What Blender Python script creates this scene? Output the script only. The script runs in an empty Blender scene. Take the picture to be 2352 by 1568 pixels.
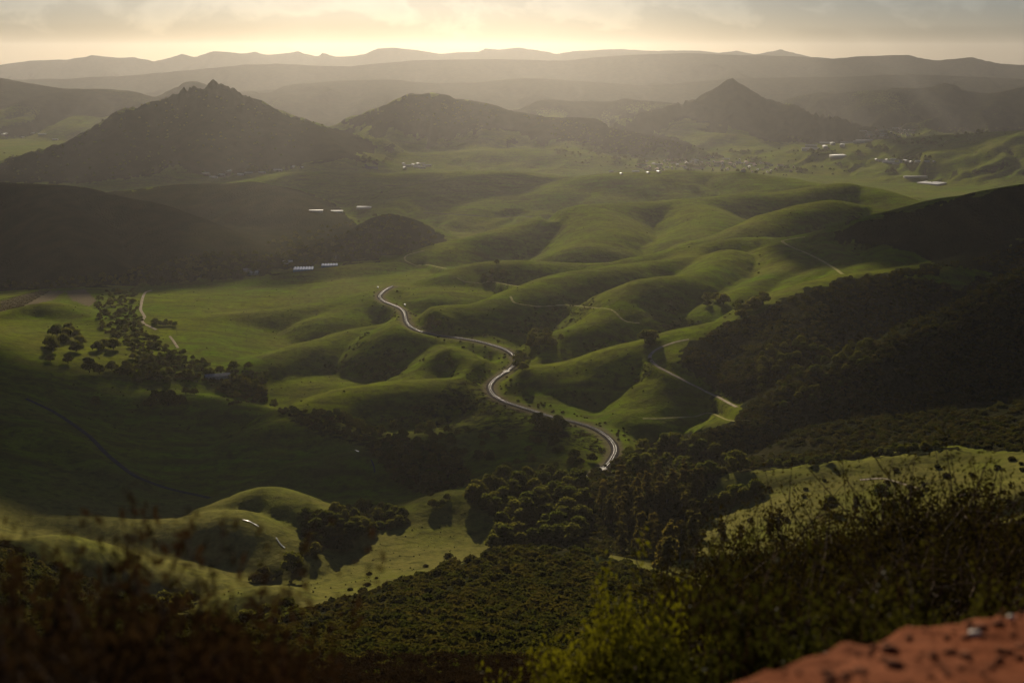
import bpy, math, random
import numpy as np
from mathutils import Vector

# ------------------------------------------------------------------ camera, sky, sun, exposure
H = 650.0                       # camera height above sea level
LENS = 40.0
F = 2352 * LENS / 36.0          # focal length in the 2352 x 1568 pixel frame used for layout notes
PITCH = math.atan((784 - 125) / F)
SUN_AZ = math.radians(-6)      # from the view direction (+Y), negative = to the left
SUN_EL = math.radians(20)

scene = bpy.context.scene
col = scene.collection
cam_data = bpy.data.cameras.new('camera')
cam = bpy.data.objects.new('camera', cam_data)
col.objects.link(cam)
cam_data.lens = LENS
cam_data.sensor_width = 36
cam_data.clip_start = 0.1
cam_data.clip_end = 120000
cam.location = (0, 0, H)
cam.rotation_euler = (math.pi / 2 - PITCH, 0, 0)
cam_data.dof.use_dof = True
cam_data.dof.focus_distance = 1800
cam_data.dof.aperture_fstop = 1.35
scene.camera = cam

world = bpy.data.worlds.new('World')
scene.world = world
world.use_nodes = True
wn, wl = world.node_tree.nodes, world.node_tree.links
wn.clear()
w_out = wn.new('ShaderNodeOutputWorld')
w_bg = wn.new('ShaderNodeBackground')
w_bg.inputs['Strength'].default_value = 0.05
w_sky = wn.new('ShaderNodeTexSky')
w_sky.sky_type = 'NISHITA'
w_sky.sun_disc = False
w_sky.sun_elevation = SUN_EL
w_sky.sun_rotation = SUN_AZ
w_sky.altitude = 600
w_sky.air_density = 1.0
w_sky.dust_density = 1.4
w_sky.ozone_density = 1.0
w_tint = wn.new('ShaderNodeMix')
w_tint.data_type = 'RGBA'
w_tint.blend_type = 'MULTIPLY'
w_tint.inputs['Factor'].default_value = 1.0
w_tint.inputs[7].default_value = (0.40, 0.465, 0.64, 1)
wl.new(w_sky.outputs[0], w_tint.inputs[6])
# cumulus low over the horizon, part of the sky itself
def wnode(kind, **kw):
    n = wn.new(kind)
    for k, v in kw.items():
        if k == 'op': n.operation = v
        else: n.inputs[k].default_value = v
    return n
w_tc = wn.new('ShaderNodeTexCoord')
w_map = wn.new('ShaderNodeMapping')
w_map.inputs['Scale'].default_value = (1.0, 1.0, 1.7)
w_map.inputs['Location'].default_value = (0.13, 0.0, 0.31)
wl.new(w_tc.outputs['Generated'], w_map.inputs['Vector'])
w_n = wnode('ShaderNodeTexNoise', Scale=17.0, Detail=8.0, Roughness=0.52, Distortion=0.2)
wl.new(w_map.outputs[0], w_n.inputs['Vector'])
w_sep = wn.new('ShaderNodeSeparateXYZ')
wl.new(w_tc.outputs['Generated'], w_sep.inputs[0])
w_el = wn.new('ShaderNodeMapRange')                 # clouds thicken upwards from the clear strip along the horizon
w_el.inputs[1].default_value, w_el.inputs[2].default_value, w_el.inputs[3].default_value, w_el.inputs[4].default_value = 0.010, 0.035, -0.20, 0.07
wl.new(w_sep.outputs[2], w_el.inputs[0])
w_add = wnode('ShaderNodeMath', op='ADD')
wl.new(w_n.outputs['Fac'], w_add.inputs[0]); wl.new(w_el.outputs[0], w_add.inputs[1])
w_cov = wn.new('ShaderNodeMapRange')
w_cov.interpolation_type = 'SMOOTHSTEP'
w_cov.inputs[1].default_value, w_cov.inputs[2].default_value, w_cov.inputs[4].default_value = 0.47, 0.62, 0.6
wl.new(w_add.outputs[0], w_cov.inputs[0])
w_thk = wn.new('ShaderNodeMapRange')                # thick middles are greyer than the thin bright rims
w_thk.inputs[1].default_value, w_thk.inputs[2].default_value, w_thk.inputs[3].default_value, w_thk.inputs[4].default_value = 0.46, 0.76, 1.45, 1.12
wl.new(w_add.outputs[0], w_thk.inputs[0])
w_cc = wn.new('ShaderNodeMix'); w_cc.data_type = 'RGBA'; w_cc.blend_type = 'MULTIPLY'
w_cc.inputs[0].default_value = 1.0
wl.new(w_tint.outputs[2], w_cc.inputs[6])
w_comb = wn.new('ShaderNodeCombineColor')
for q in range(3): wl.new(w_thk.outputs[0], w_comb.inputs[q])
wl.new(w_comb.outputs[0], w_cc.inputs[7])
w_fin = wn.new('ShaderNodeMix'); w_fin.data_type = 'RGBA'
wl.new(w_cov.outputs[0], w_fin.inputs[0])
wl.new(w_tint.outputs[2], w_fin.inputs[6])
wl.new(w_cc.outputs[2], w_fin.inputs[7])
wl.new(w_fin.outputs[2], w_bg.inputs['Color'])
wl.new(w_bg.outputs[0], w_out.inputs['Surface'])

sun_data = bpy.data.lights.new('sun', 'SUN')
sun_data.energy = 5.0
sun_data.angle = math.radians(0.53)
sun_data.color = (1.0, 0.87, 0.66)
sun = bpy.data.objects.new('sun', sun_data)
col.objects.link(sun)
SUN_DIR = Vector((math.sin(SUN_AZ) * math.cos(SUN_EL), math.cos(SUN_AZ) * math.cos(SUN_EL), math.sin(SUN_EL)))
sun.rotation_euler = SUN_DIR.to_track_quat('Z', 'Y').to_euler()

vs = scene.view_settings
vs.view_transform = 'Standard'
vs.look = 'None'
vs.exposure = 0.02
vs.gamma = 1.0
vs.use_curve_mapping = False
scene.cycles.use_denoising = True
scene.cycles.max_bounces = 6
scene.cycles.diffuse_bounces = 2
scene.cycles.glossy_bounces = 2
scene.cycles.transmission_bounces = 2
scene.cycles.transparent_max_bounces = 8
scene.cycles.volume_bounces = 0
scene.cycles.sample_clamp_indirect = 3

rng = np.random.default_rng(7)
random.seed(7)

# ------------------------------------------------------------------ layout helpers
CP, SP = math.cos(PITCH), math.sin(PITCH)

def ray(u, v):
    xc = (u - 1176) / F
    yc = -(v - 784) / F
    return np.array([xc, CP + SP * yc, -SP + CP * yc])

def at_d(u, v, d):
    """World point seen towards (u, v) at ground distance d ahead of the camera."""
    r = ray(u, v)
    return r * (d / r[1]) + np.array([0, 0, H])

def at_z(u, v, z):
    r = ray(u, v)
    return r * ((z - H) / r[2]) + np.array([0, 0, H])

def project(x, y, z):
    dz = z - H
    fw = y * CP - dz * SP
    up = y * SP + dz * CP
    fw = np.where(fw > 0.01, fw, 0.01)
    return 1176 + F * x / fw, 784 - F * up / fw

def _hash(ix, iy, seed):
    n = (ix.astype(np.int64) * 374761393 + iy.astype(np.int64) * 668265263 + seed * 974634541) & 0x7fffffff
    n = ((n ^ (n >> 13)) * 1274126177) & 0x7fffffff
    n = (n ^ (n >> 16)) & 0xffff
    return n / 65535.0 * 2 * math.pi

def perlin(x, y, seed=0):
    ix, iy = np.floor(x), np.floor(y)
    fx, fy = x - ix, y - iy
    ux, uy = fx * fx * fx * (fx * (fx * 6 - 15) + 10), fy * fy * fy * (fy * (fy * 6 - 15) + 10)
    def g(ox, oy):
        a = _hash(ix + ox, iy + oy, seed)
        return np.cos(a) * (fx - ox) + np.sin(a) * (fy - oy)
    a = g(0, 0) * (1 - ux) + g(1, 0) * ux
    b = g(0, 1) * (1 - ux) + g(1, 1) * ux
    return (a * (1 - uy) + b * uy) * 1.5

def fbm(x, y, octaves, seed=0, gain=0.5):
    s, a, t = 0.0, 1.0, 0.0
    for o in range(octaves):
        s = s + a * perlin(x * 2 ** o, y * 2 ** o, seed + 11 * o)
        t += a
        a *= gain
    return s / t

def smoothstep(a, b, x):
    t = np.clip((x - a) / (b - a), 0, 1)
    return t * t * (3 - 2 * t)

def catmull(pts, step):
    """Smooth resampling of a polyline (n, k) at about the given number of points per span."""
    p = np.asarray(pts, float)
    p = np.vstack([2 * p[0] - p[1], p, 2 * p[-1] - p[-2]])
    out = []
    for i in range(1, len(p) - 2):
        t = np.linspace(0, 1, step, endpoint=False)[:, None]
        a, b, c, d = p[i - 1], p[i], p[i + 1], p[i + 2]
        out.append(0.5 * ((2 * b) + (-a + c) * t + (2 * a - 5 * b + 4 * c - d) * t ** 2 + (-a + 3 * b - 3 * c + d) * t ** 3))
    out.append(p[-2][None])
    return np.vstack(out)

def polydist(x, y, path):
    """Distance of each point to a path (n, 3) and the path height near its foot."""
    best = np.full(x.shape, 1e18)
    zs = np.zeros(x.shape)
    ws = np.zeros(x.shape)
    for i in range(len(path) - 1):
        ax, ay, az = path[i][:3]
        bx, by, bz = path[i + 1][:3]
        dx, dy = bx - ax, by - ay
        L2 = dx * dx + dy * dy + 1e-9
        t = np.clip(((x - ax) * dx + (y - ay) * dy) / L2, 0, 1)
        ex, ey = x - (ax + t * dx), y - (ay + t * dy)
        d2 = ex * ex + ey * ey
        best = np.minimum(best, d2)
        w = 1.0 / (d2 + 0.02 * L2) ** 3
        zs += w * (az + t * (bz - az))
        ws += w
    return np.sqrt(best), zs / ws

# ------------------------------------------------------------------ terrain
Y0 = 15.0                                       # the terrain's fan of rows starts this far behind the camera
rows = np.concatenate([np.geomspace(3, 400, 190, endpoint=False),
                       np.geomspace(400, 8500, 560, endpoint=False),
                       np.geomspace(8500, 18600, 110)])
cols = np.concatenate([np.linspace(-1.35, -0.54, 40, endpoint=False), np.linspace(-0.54, 0.54, 680), np.linspace(0.54, 1.35, 41)[1:]])
NR, NC = len(rows), len(cols)
GY = (rows[:, None] - Y0) * np.ones(NC)[None]
GX = rows[:, None] * cols[None]

def D(u, v, d): return at_d(u, v, d)
def Z(u, v, z): return at_z(u, v, z)
def W(x, y, z): return np.array([x, y, z + (0.0096 * y if y > 350 else 0)], float)

base_pts = [
    # around and below the viewpoint
    W(0, 0, 647.5), W(0, -12, 648.0), W(-12, -10, 648.0), W(14, -10, 648), W(-9, 0, 646.8), W(9, 0, 647.4),
    W(0, 4, 645.9), W(-6, 6, 644.6), W(7, 6, 645.9), W(0, 8, 643.6), W(-8, 12, 641.2), W(9, 12, 643.4),
    W(0, 15, 639.5), W(0, 30, 630), W(-20, 30, 629), W(20, 30, 634.5), W(0, 60, 609), W(-50, 60, 606), W(45, 60, 615),
    W(0, 100, 585), W(-80, 100, 580), W(80, 100, 590), W(-300, 100, 560), W(300, 100, 590),
    D(1200, 1545, 200), D(500, 1560, 190), D(1900, 1500, 220), D(2352, 1480, 240), D(0, 1500, 210),
    D(1200, 1490, 300), D(700, 1480, 300), D(1600, 1470, 320), D(200, 1440, 330), D(2200, 1420, 330),
    D(1150, 1420, 400), D(800, 1440, 400), D(1500, 1400, 420), D(1200, 1340, 520), D(900, 1385, 520), D(1450, 1350, 520),
    D(1230, 1254, 660), D(1000, 1310, 620), D(1400, 1285, 620), D(800, 1382, 580), D(1560, 1345, 560),
    D(450, 1475, 520), D(150, 1330, 560), D(0, 1250, 640), D(300, 1415, 560),
    D(1750, 1330, 640), D(2100, 1250, 640), D(2352, 1180, 680),
    # nearest valley and its pastures
    D(450, 1420, 790), D(620, 1385, 815), D(760, 1330, 880), D(620, 1290, 925), D(480, 1300, 900), D(900, 1300, 900), D(1050, 1235, 985),
    D(1000, 1160, 1060), D(850, 1210, 1010), D(700, 1210, 1030), D(1250, 1230, 985), D(1400, 1200, 1000), D(1600, 1200, 960), D(1550, 1100, 1080),
    D(1250, 1120, 1080), D(1800, 1160, 930), D(2000, 1180, 900), D(2250, 1130, 900), D(1900, 1110, 985), D(2150, 1070, 985),
    D(300, 1230, 960), D(100, 1200, 970), D(0, 1130, 1030), D(200, 1130, 1090), D(450, 1140, 1120), D(800, 1120, 1150), D(1000, 1090, 1180),
    D(0, 1020, 1190), D(250, 1040, 1230), D(600, 1060, 1220), D(900, 1030, 1240), D(1150, 1020, 1230), D(0, 920, 1340), *[D(*q) - np.array([0, 0, 14.0]) for q in [(250, 950, 1370), (500, 960, 1390), (750, 960, 1370)]],
    D(0, 840, 1490), D(250, 870, 1520), D(450, 860, 1560), *[D(*q) - np.array([0, 0, 20.0]) for q in [(620, 900, 1500), (800, 860, 1540), (1000, 930, 1400), (700, 850, 1570), (900, 840, 1600)]],
    D(0, 770, 1660), D(200, 790, 1680), D(400, 780, 1740), D(500, 800, 1700), D(650, 790, 1740) - np.array([0, 0, 16.0]), D(800, 755, 1850) - np.array([0, 0, 16.0]), D(500, 750, 1850), D(450, 720, 1950), D(800, 725, 1950) - np.array([0, 0, 12.0]),
    D(0, 710, 2000), D(180, 690, 2080), D(300, 690, 2060), D(350, 670, 2200), D(600, 680, 2150), D(800, 660, 2200), D(150, 660, 2300), D(0, 670, 2300),
    D(400, 640, 2480), D(600, 625, 2560), D(750, 605, 2700), D(250, 650, 2440), D(900, 600, 2600),
    D(1000, 640, 2250), D(1000, 690, 1980),
    # bed of the rail loop and the gullies right of it
    D(1130, 760, 1720), D(1060, 740, 1760), D(1150, 850, 1520), D(1250, 900, 1420), D(1300, 960, 1330), D(1450, 1000, 1280),
    D(1850, 980, 1180), D(2000, 1000, 1120), D(2200, 1000, 1080), D(2352, 980, 1080), D(1700, 1060, 1130), D(1850, 1060, 1060), D(2050, 1040, 1040),
    *[D(*q) - np.array([0, 0, 42.0]) for q in [(1500, 660, 1930), (1650, 620, 2000), (1750, 650, 1900), (1850, 690, 1800), (1300, 700, 1880), (1900, 620, 2000), (2100, 600, 2050), (1650, 700, 1820), (1350, 800, 1640), (1450, 760, 1700), (1600, 850, 1450), (1600, 940, 1340), (1250, 850, 1540), (1700, 1000, 1240), (1180, 700, 1900), (1050, 720, 1850)]],
    # middle valley
    W(-1200, 3000, 130), D(800, 560, 2950), W(-300, 3400, 110), W(-500, 4000, 100), W(500, 3100, 130), W(1000, 2900, 150), W(200, 2700, 125), W(700, 2500, 160),
    W(300, 3700, 105), W(900, 3800, 120), W(1500, 3800, 130), W(1300, 3300, 170), W(2200, 3600, 210), W(1500, 2700, 250),
    W(0, 4500, 95), W(-1000, 4500, 95), W(-2500, 4500, 110), W(1000, 4700, 80), W(2000, 4700, 85), W(3000, 4700, 150),
    W(-2500, 6000, 70), W(-1000, 5200, 90), W(0, 5300, 85), W(1000, 5600, 70), W(2000, 5600, 70), W(3000, 5800, 110),
    W(-3500, 7500, 60), W(-1000, 7000, 60), W(0, 7000, 70), W(2000, 7000, 65), W(3500, 7000, 75),
    W(-4500, 9500, 70), W(-1500, 8500, 70), W(500, 9000, 80), W(2500, 8500, 65), W(4500, 9000, 90),
    W(-6000, 12000, 120), W(0, 11500, 120), W(6000, 12000, 120), W(-8000, 17500, 0), W(0, 17500, 0), W(8000, 17500, 0),
    # outside the frame
    W(-700, 700, 380), W(700, 700, 420), W(-900, 1200, 270), W(1000, 1200, 420), W(-1300, 1700, 210), W(1500, 1700, 450), W(-1800, 2500, 220), W(2200, 2500, 430), W(-3500, 4000, 150), W(4000, 4000, 260),
    W(-6000, 6000, 120), W(6500, 6000, 160), W(-12000, 11000, 150), W(12000, 11000, 150), W(-22000, 17000, 0), W(22000, 17000, 0),
    W(-25, -8, 647), W(25, -8, 650), W(-200, 20, 610), W(200, 20, 640), W(-1200, 500, 450), W(1300, 500, 520),
]

def tps_surface(pts, qx, qy, reg):
    P = np.array(pts)
    def co(x, y):
        yy = np.maximum(y + Y0, 2.0)
        return x / yy, np.log(yy)
    a, l = co(P[:, 0], P[:, 1])
    n = len(P)
    def kern(r2):
        return 0.5 * r2 * np.log(r2 + 1e-12)
    K = kern((a[:, None] - a) ** 2 + (l[:, None] - l) ** 2) + np.eye(n) * reg
    A = np.zeros((n + 3, n + 3))
    A[:n, :n] = K
    A[:n, n] = 1; A[:n, n + 1] = a; A[:n, n + 2] = l
    A[n:, :n] = A[:n, n:].T
    sol = np.linalg.solve(A, np.concatenate([P[:, 2], [0, 0, 0]]))
    qa, ql = co(qx, qy)
    out = sol[n] + sol[n + 1] * qa + sol[n + 2] * ql
    for i in range(n):
        out += sol[i] * kern((qa - a[i]) ** 2 + (ql - l[i]) ** 2)
    return out

# the base surface is smooth: solve it on a coarse fan and interpolate
rc = np.geomspace(rows[0], rows[-1], 330)
cc = np.concatenate([np.linspace(-1.35, -0.56, 25, endpoint=False), np.linspace(-0.56, 0.56, 150), np.linspace(0.56, 1.35, 26)[1:]])
BC = tps_surface(base_pts, rc[:, None] * cc[None], (rc[:, None] - Y0) * np.ones(len(cc))[None], 2e-5)

def fan_lookup(grid, r_axis, c_axis, x, y):
    yy = np.clip(y + Y0, r_axis[0], r_axis[-1] * 0.99999)
    fr = np.interp(np.log(yy), np.log(r_axis), np.arange(len(r_axis)))
    fc = np.interp(np.clip(x / yy, c_axis[0], c_axis[-1]), c_axis, np.arange(len(c_axis)))
    i = np.clip(fr.astype(int), 0, len(r_axis) - 2)
    j = np.clip(fc.astype(int), 0, len(c_axis) - 2)
    fi, fj = fr - i, fc - j
    return (grid[i, j] * (1 - fi) * (1 - fj) + grid[i + 1, j] * fi * (1 - fj) + grid[i, j + 1] * (1 - fi) * fj + grid[i + 1, j + 1] * fi * fj)

HGT = fan_lookup(BC, rc, cc, GX, GY)

# crest lines: (u, v, distance) of the crest, slope to either side, roundness, gully depth, gully spacing
RIDGES = [
    # far range and its foothills
    dict(p=[(-700, 175, 16000), (-300, 160, 16000), (0, 150, 16000), (70, 140, 16000), (150, 137, 16000), (210, 127, 16000), (270, 133, 16000), (300, 132, 16000), (350, 141, 16000), (380, 133, 16000), (418, 124, 16000), (450, 130, 16000), (500, 118, 16000), (560, 122, 16000), (590, 119, 16000), (620, 126, 16000), (680, 118, 16000), (730, 128, 16000), (745, 121, 16000), (780, 129, 16000), (840, 124, 16000), (880, 112, 16000), (920, 110, 16000), (960, 115, 16000), (1020, 124, 16000), (1060, 120, 16000), (1090, 119, 16000), (1110, 112, 16000), (1150, 114, 16000), (1200, 109, 16000), (1250, 117, 16000), (1280, 122, 16000), (1320, 117, 16000), (1360, 115, 16000), (1440, 113, 16000), (1500, 115, 16000), (1560, 116, 16000), (1610, 117, 16000), (1650, 122, 16000), (1690, 117, 16000), (1740, 124, 16000), (1765, 119, 16000), (1800, 112, 16000), (1825, 120, 16000), (1860, 132, 16000), (2000, 140, 16000), (2352, 160, 16000)], s=.28, r=25, g=.35, l=700, sub=1),
    dict(p=[(-700, 200, 12500), (-300, 190, 12500), (137, 181, 12500), (376, 167, 12500), (564, 147, 12500), (700, 149, 12500), (804, 153, 12500), (946, 139, 12500), (1185, 136, 12500), (1305, 139, 12500), (1407, 128, 12500), (1579, 122, 12500), (1700, 126, 12500), (1852, 130, 12500), (1920, 135, 12300), (1960, 131, 12300), (2000, 129, 12300), (2080, 127, 12300), (2130, 136, 12300), (2160, 139, 12300), (2222, 132, 12300), (2245, 133, 12300), (2290, 144, 12300), (2352, 149, 12300), (2800, 165, 12300)], s=.22, r=50, g=.4, l=800, sub=2),
    dict(p=[(775, 187, 10500), (895, 183, 10500), (946, 188, 10500), (1066, 191, 10500), (1219, 180, 10500), (1356, 188, 10500), (1500, 196, 10500), (1700, 180, 10500), (1900, 178, 10500), (2100, 172, 10500), (2352, 182, 10500)], s=.2, r=150, g=.4, l=500),
    dict(p=[(-500, 165, 8800), (-200, 172, 8800), (0, 179, 8700), (34, 188, 8600), (137, 203, 8500), (273, 207, 8500), (342, 228, 8300)], s=.25, r=120, g=.35, l=500),
    dict(p=[(360, 240, 8600), (386, 219, 8700), (410, 197, 8800), (444, 187, 8800), (472, 195, 8800), (500, 215, 8800), (530, 240, 8700)], s=.35, r=60, g=.2, l=300),
    dict(p=[(600, 215, 9800), (800, 222, 9700), (1000, 218, 9700), (1150, 225, 9700)], s=.18, r=100, g=.4, l=500),
    dict(p=[(1178, 253, 8000), (1236, 233, 8000), (1271, 229, 8100), (1305, 232, 8100), (1407, 232, 8100), (1435, 226, 8100), (1476, 231, 8000), (1544, 236, 7900), (1620, 250, 7800)], s=.28, r=60, g=.45, l=260),
    dict(p=[(1787, 234, 8900), (1832, 222, 8800), (1880, 213, 8800), (1903, 216, 8700), (1975, 209, 8700), (2020, 207, 8600), (2068, 202, 8600), (2129, 203, 8600), (2177, 192, 8600), (2197, 195, 8600), (2252, 215, 8600), (2300, 210, 8500), (2352, 197, 8400), (2500, 180, 8300)], s=.3, r=60, g=.4, l=350),
    # conical peak
    dict(p=[(1430, 272, 6900), (1480, 256, 6950), (1530, 244, 7000), (1548, 237, 7050), (1565, 232, 7100), (1582, 223, 7100), (1592, 226, 7100), (1606, 227, 7150), (1630, 212, 7250), (1647, 200, 7300), (1666, 187, 7300), (1678, 177, 7300), (1695, 188, 7300), (1719, 200, 7300), (1753, 219, 7300), (1784, 233, 7250), (1804, 236, 7200), (1832, 240, 7100), (1862, 255, 7000), (1903, 262, 6900), (1958, 279, 6800), (2003, 290, 6750), (2040, 300, 6700)], s=.62, r=12, g=.4, l=160, sub=3),
    dict(p=[(1678, 182, 7300), (1690, 240, 7050), (1700, 290, 6850), (1690, 315, 6700)], s=.5, r=40, g=.2, l=150),
    dict(p=[(1600, 270, 6900), (1570, 300, 6700), (1640, 305, 6600), (1740, 315, 6600)], s=.25, r=40, g=.3, l=150),
    # rounded hill in the middle and the wooded ridge running right from it
    dict(p=[(775, 286, 6250), (809, 271, 6300), (857, 260, 6300), (891, 236, 6300), (929, 219, 6300), (949, 214, 6300), (961, 216, 6300), (980, 212, 6300), (1007, 215, 6300), (1031, 219, 6300), (1048, 226, 6300), (1076, 228, 6300), (1103, 236, 6300), (1151, 246, 6300), (1185, 255, 6300), (1236, 264, 6250), (1271, 272, 6200), (1322, 270, 6150), (1373, 275, 6100), (1407, 293, 6000), (1493, 308, 5950), (1579, 330, 5850)], s=.5, r=30, g=.45, l=180, sub=3),
    dict(p=[(930, 225, 6250), (915, 290, 5950), (900, 335, 5700)], s=.33, r=50, g=.3, l=140),
    dict(p=[(1090, 240, 6250), (1110, 300, 5900), (1100, 330, 5750)], s=.35, r=50, g=.3, l=140),
    dict(p=[(1250, 275, 6150), (1290, 320, 5850), (1320, 345, 5650)], s=.3, r=50, g=.3, l=140),
    dict(p=[(860, 365, 5350), (997, 350, 5500), (1117, 343, 5500), (1271, 343, 5500), (1339, 350, 5450), (1400, 361, 5400)], s=.2, r=60, g=.3, l=200),
    # craggy mountain
    dict(p=[(-150, 390, 5150), (0, 367, 5250), (68, 345, 5300), (106, 335, 5350), (164, 320, 5400), (198, 301, 5450), (239, 277, 5500), (273, 255, 5500), (308, 244, 5550), (325, 236, 5550), (359, 230, 5550), (386, 222, 5600), (410, 212, 5600), (419, 204, 5600), (427, 204, 5600), (434, 195, 5600), (448, 200, 5600), (468, 196, 5600), (477, 190, 5600), (484, 185, 5600), (499, 187, 5600), (513, 186, 5600), (533, 195, 5600), (550, 205, 5600), (578, 222, 5600), (608, 243, 5600), (632, 256, 5600), (666, 268, 5600), (711, 279, 5600), (752, 290, 5600), (804, 301, 5600), (900, 325, 5500)], s=.52, r=14, g=.45, l=170, sub=3),
    dict(p=[(500, 195, 5600), (480, 290, 5200), (470, 350, 4950), (400, 385, 4800), (330, 412, 4650)], s=.42, r=50, g=.35, l=150),
    dict(p=[(610, 250, 5550), (640, 320, 5200), (620, 385, 4850)], s=.38, r=50, g=.35, l=150),
    dict(p=[(720, 285, 5550), (770, 345, 5150), (740, 375, 4900)], s=.3, r=50, g=.35, l=150),
    dict(p=[(300, 250, 5500), (250, 330, 5150), (180, 385, 4850)], s=.42, r=50, g=.3, l=150),
    # dark brushy hills on the left
    dict(p=[(-400, 400, 3250), (-200, 412, 3250), (0, 419, 3250), (85, 424, 3250), (154, 428, 3200), (205, 441, 3150), (256, 451, 3100), (335, 467, 3050), (420, 500, 2950), (520, 545, 2800), (600, 580, 2700)], s=.3, r=60, g=.3, l=170),
    dict(p=[(280, 440, 3800), (325, 433, 3800), (410, 425, 3800), (513, 422, 3800), (581, 420, 3750), (632, 436, 3650), (700, 478, 3450), (752, 508, 3300), (800, 545, 3100)], s=.3, r=60, g=.3, l=170),
    dict(p=[(120, 440, 3150), (150, 530, 2750), (180, 600, 2500)], s=.28, r=50, g=.3, l=150),
    dict(p=[(350, 480, 3000), (420, 560, 2700), (480, 600, 2550)], s=.3, r=40, g=.3, l=130),
    dict(p=[(420, 600, 2420), (480, 588, 2440), (560, 592, 2440), (620, 610, 2430)], s=.3, r=25, g=.3, l=80),
    dict(p=[(790, 540, 3020), (843, 508, 3030), (895, 492, 3050), (930, 500, 3050), (985, 523, 3020), (1020, 548, 2980)], s=.4, r=30, g=.3, l=100),
    dict(p=[(700, 395, 4300), (900, 400, 4350), (1100, 392, 4400), (1200, 400, 4350), (1290, 412, 4250)], s=.14, r=60, g=.3, l=200),
    dict(p=[(930, 455, 3650), (1000, 425, 3800), (1080, 405, 3950), (1180, 398, 4050)], s=.2, r=50, g=.3, l=120),
    # rolling pasture ridges
    dict(p=[(854, 608, 2430), (929, 591, 2500), (997, 571, 2580), (1055, 554, 2650), (1117, 537, 2700), (1199, 517, 2780), (1281, 489, 2850), (1356, 470, 2900), (1441, 467, 2980), (1579, 458, 3050), (1719, 445, 3120), (1815, 443, 3200)], s=.24, r=45, g=.28, l=150),
    dict(p=[(1356, 472, 2900), (1400, 520, 2650), (1360, 560, 2480)], s=.2, r=50, g=.2, l=100),
    dict(p=[(1580, 460, 3040), (1640, 500, 2750), (1590, 545, 2500)], s=.22, r=50, g=.2, l=100),
    dict(p=[(1066, 478, 3500), (1134, 460, 3600), (1202, 448, 3650), (1271, 434, 3700), (1305, 418, 3780), (1356, 404, 3830), (1424, 398, 3850), (1493, 396, 3850), (1560, 392, 3850), (1633, 396, 3850), (1702, 394, 3800), (1753, 403, 3750), (1821, 417, 3650), (1870, 422, 3600)], s=.22, r=60, g=.28, l=170),
    dict(p=[(1640, 550, 2380), (1685, 536, 2400), (1753, 506, 2480), (1821, 479, 2560), (1890, 463, 2620), (1924, 461, 2650), (1958, 467, 2650), (2009, 478, 2650), (2080, 500, 2550)], s=.32, r=35, g=.25, l=110),
    dict(p=[(1815, 442, 3150), (1873, 430, 3180), (1941, 421, 3200), (1992, 431, 3180), (2044, 444, 3100), (2095, 468, 3000)], s=.25, r=40, g=.25, l=120),
    dict(p=[(2300, 325, 5400), (2352, 300, 5300), (2500, 290, 5200)], s=.25, r=80, g=.3, l=200),
    dict(p=[(1950, 330, 5900), (2050, 318, 5900), (2150, 312, 5800), (2352, 300, 5500)], s=.16, r=60, g=.3, l=200),
    # long spine from the right, down to the oak knoll
    dict(p=[(2700, 360, 2350), (2520, 395, 2350), (2352, 424, 2320), (2300, 434, 2300), (2232, 448, 2280), (2163, 458, 2260), (2095, 475, 2240), (2044, 489, 2220), (1992, 502, 2200), (1958, 513, 2190), (1873, 536, 2170), (1791, 548, 2170), (1753, 546, 2190), (1685, 548, 2200), (1616, 560, 2200), (1579, 567, 2200), (1510, 582, 2190), (1441, 595, 2180), (1390, 605, 2180), (1305, 605, 2200), (1202, 600, 2200), (1151, 600, 2200), (1083, 607, 2200), (1045, 626, 2160)], s=.3, r=30, g=.3, l=90),
    dict(p=[(1600, 572, 2190), (1579, 590, 2110), (1459, 606, 2040), (1322, 626, 1960), (1243, 648, 1900), (1168, 677, 1840), (1093, 701, 1790), (1014, 706, 1780), (980, 722, 1740), (946, 745, 1700)], s=.27, r=28, g=.22, l=75),
    dict(p=[(1680, 575, 2080), (1640, 610, 1950), (1579, 633, 1850), (1527, 636, 1830), (1476, 645, 1800), (1440, 668, 1760), (1414, 710, 1690), (1356, 742, 1640), (1288, 770, 1610), (1250, 810, 1560)], s=.34, r=24, g=.25, l=65),
    dict(p=[(1800, 560, 2100), (1830, 600, 1950), (1760, 640, 1850), (1700, 670, 1780), (1660, 700, 1720)], s=.34, r=22, g=.28, l=60),
    dict(p=[(1900, 560, 2050), (1930, 600, 1920), (1870, 632, 1830), (1800, 680, 1740)], s=.34, r=20, g=.28, l=55),
    dict(p=[(2060, 560, 2000), (2050, 590, 1900), (1990, 612, 1830), (1940, 634, 1780)], s=.3, r=22, g=.25, l=55),
    # brushy spurs on the right
    dict(p=[(2600, 520, 1950), (2352, 548, 1950), (2283, 568, 1930), (2232, 589, 1880), (2146, 604, 1830), (2044, 622, 1780), (1992, 626, 1750), (1941, 636, 1720), (1873, 653, 1670), (1787, 688, 1600), (1719, 729, 1540), (1661, 741, 1530), (1579, 757, 1520), (1527, 770, 1510), (1459, 790, 1500), (1407, 804, 1490), (1288, 838, 1470), (1202, 843, 1475), (1168, 853, 1470)], s=.3, r=24, g=.22, l=75),
    dict(p=[(2700, 500, 1420), (2500, 560, 1400), (2334, 630, 1370), (2266, 667, 1360), (2197, 708, 1350), (2146, 736, 1340), (2044, 783, 1320), (2009, 807, 1310), (1900, 845, 1300), (1800, 900, 1270), (1720, 955, 1240)], s=.45, r=25, g=.25, l=70),
    dict(p=[(1850, 670, 1640), (1800, 760, 1480), (1760, 830, 1390)], s=.36, r=25, g=.25, l=60),
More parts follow.
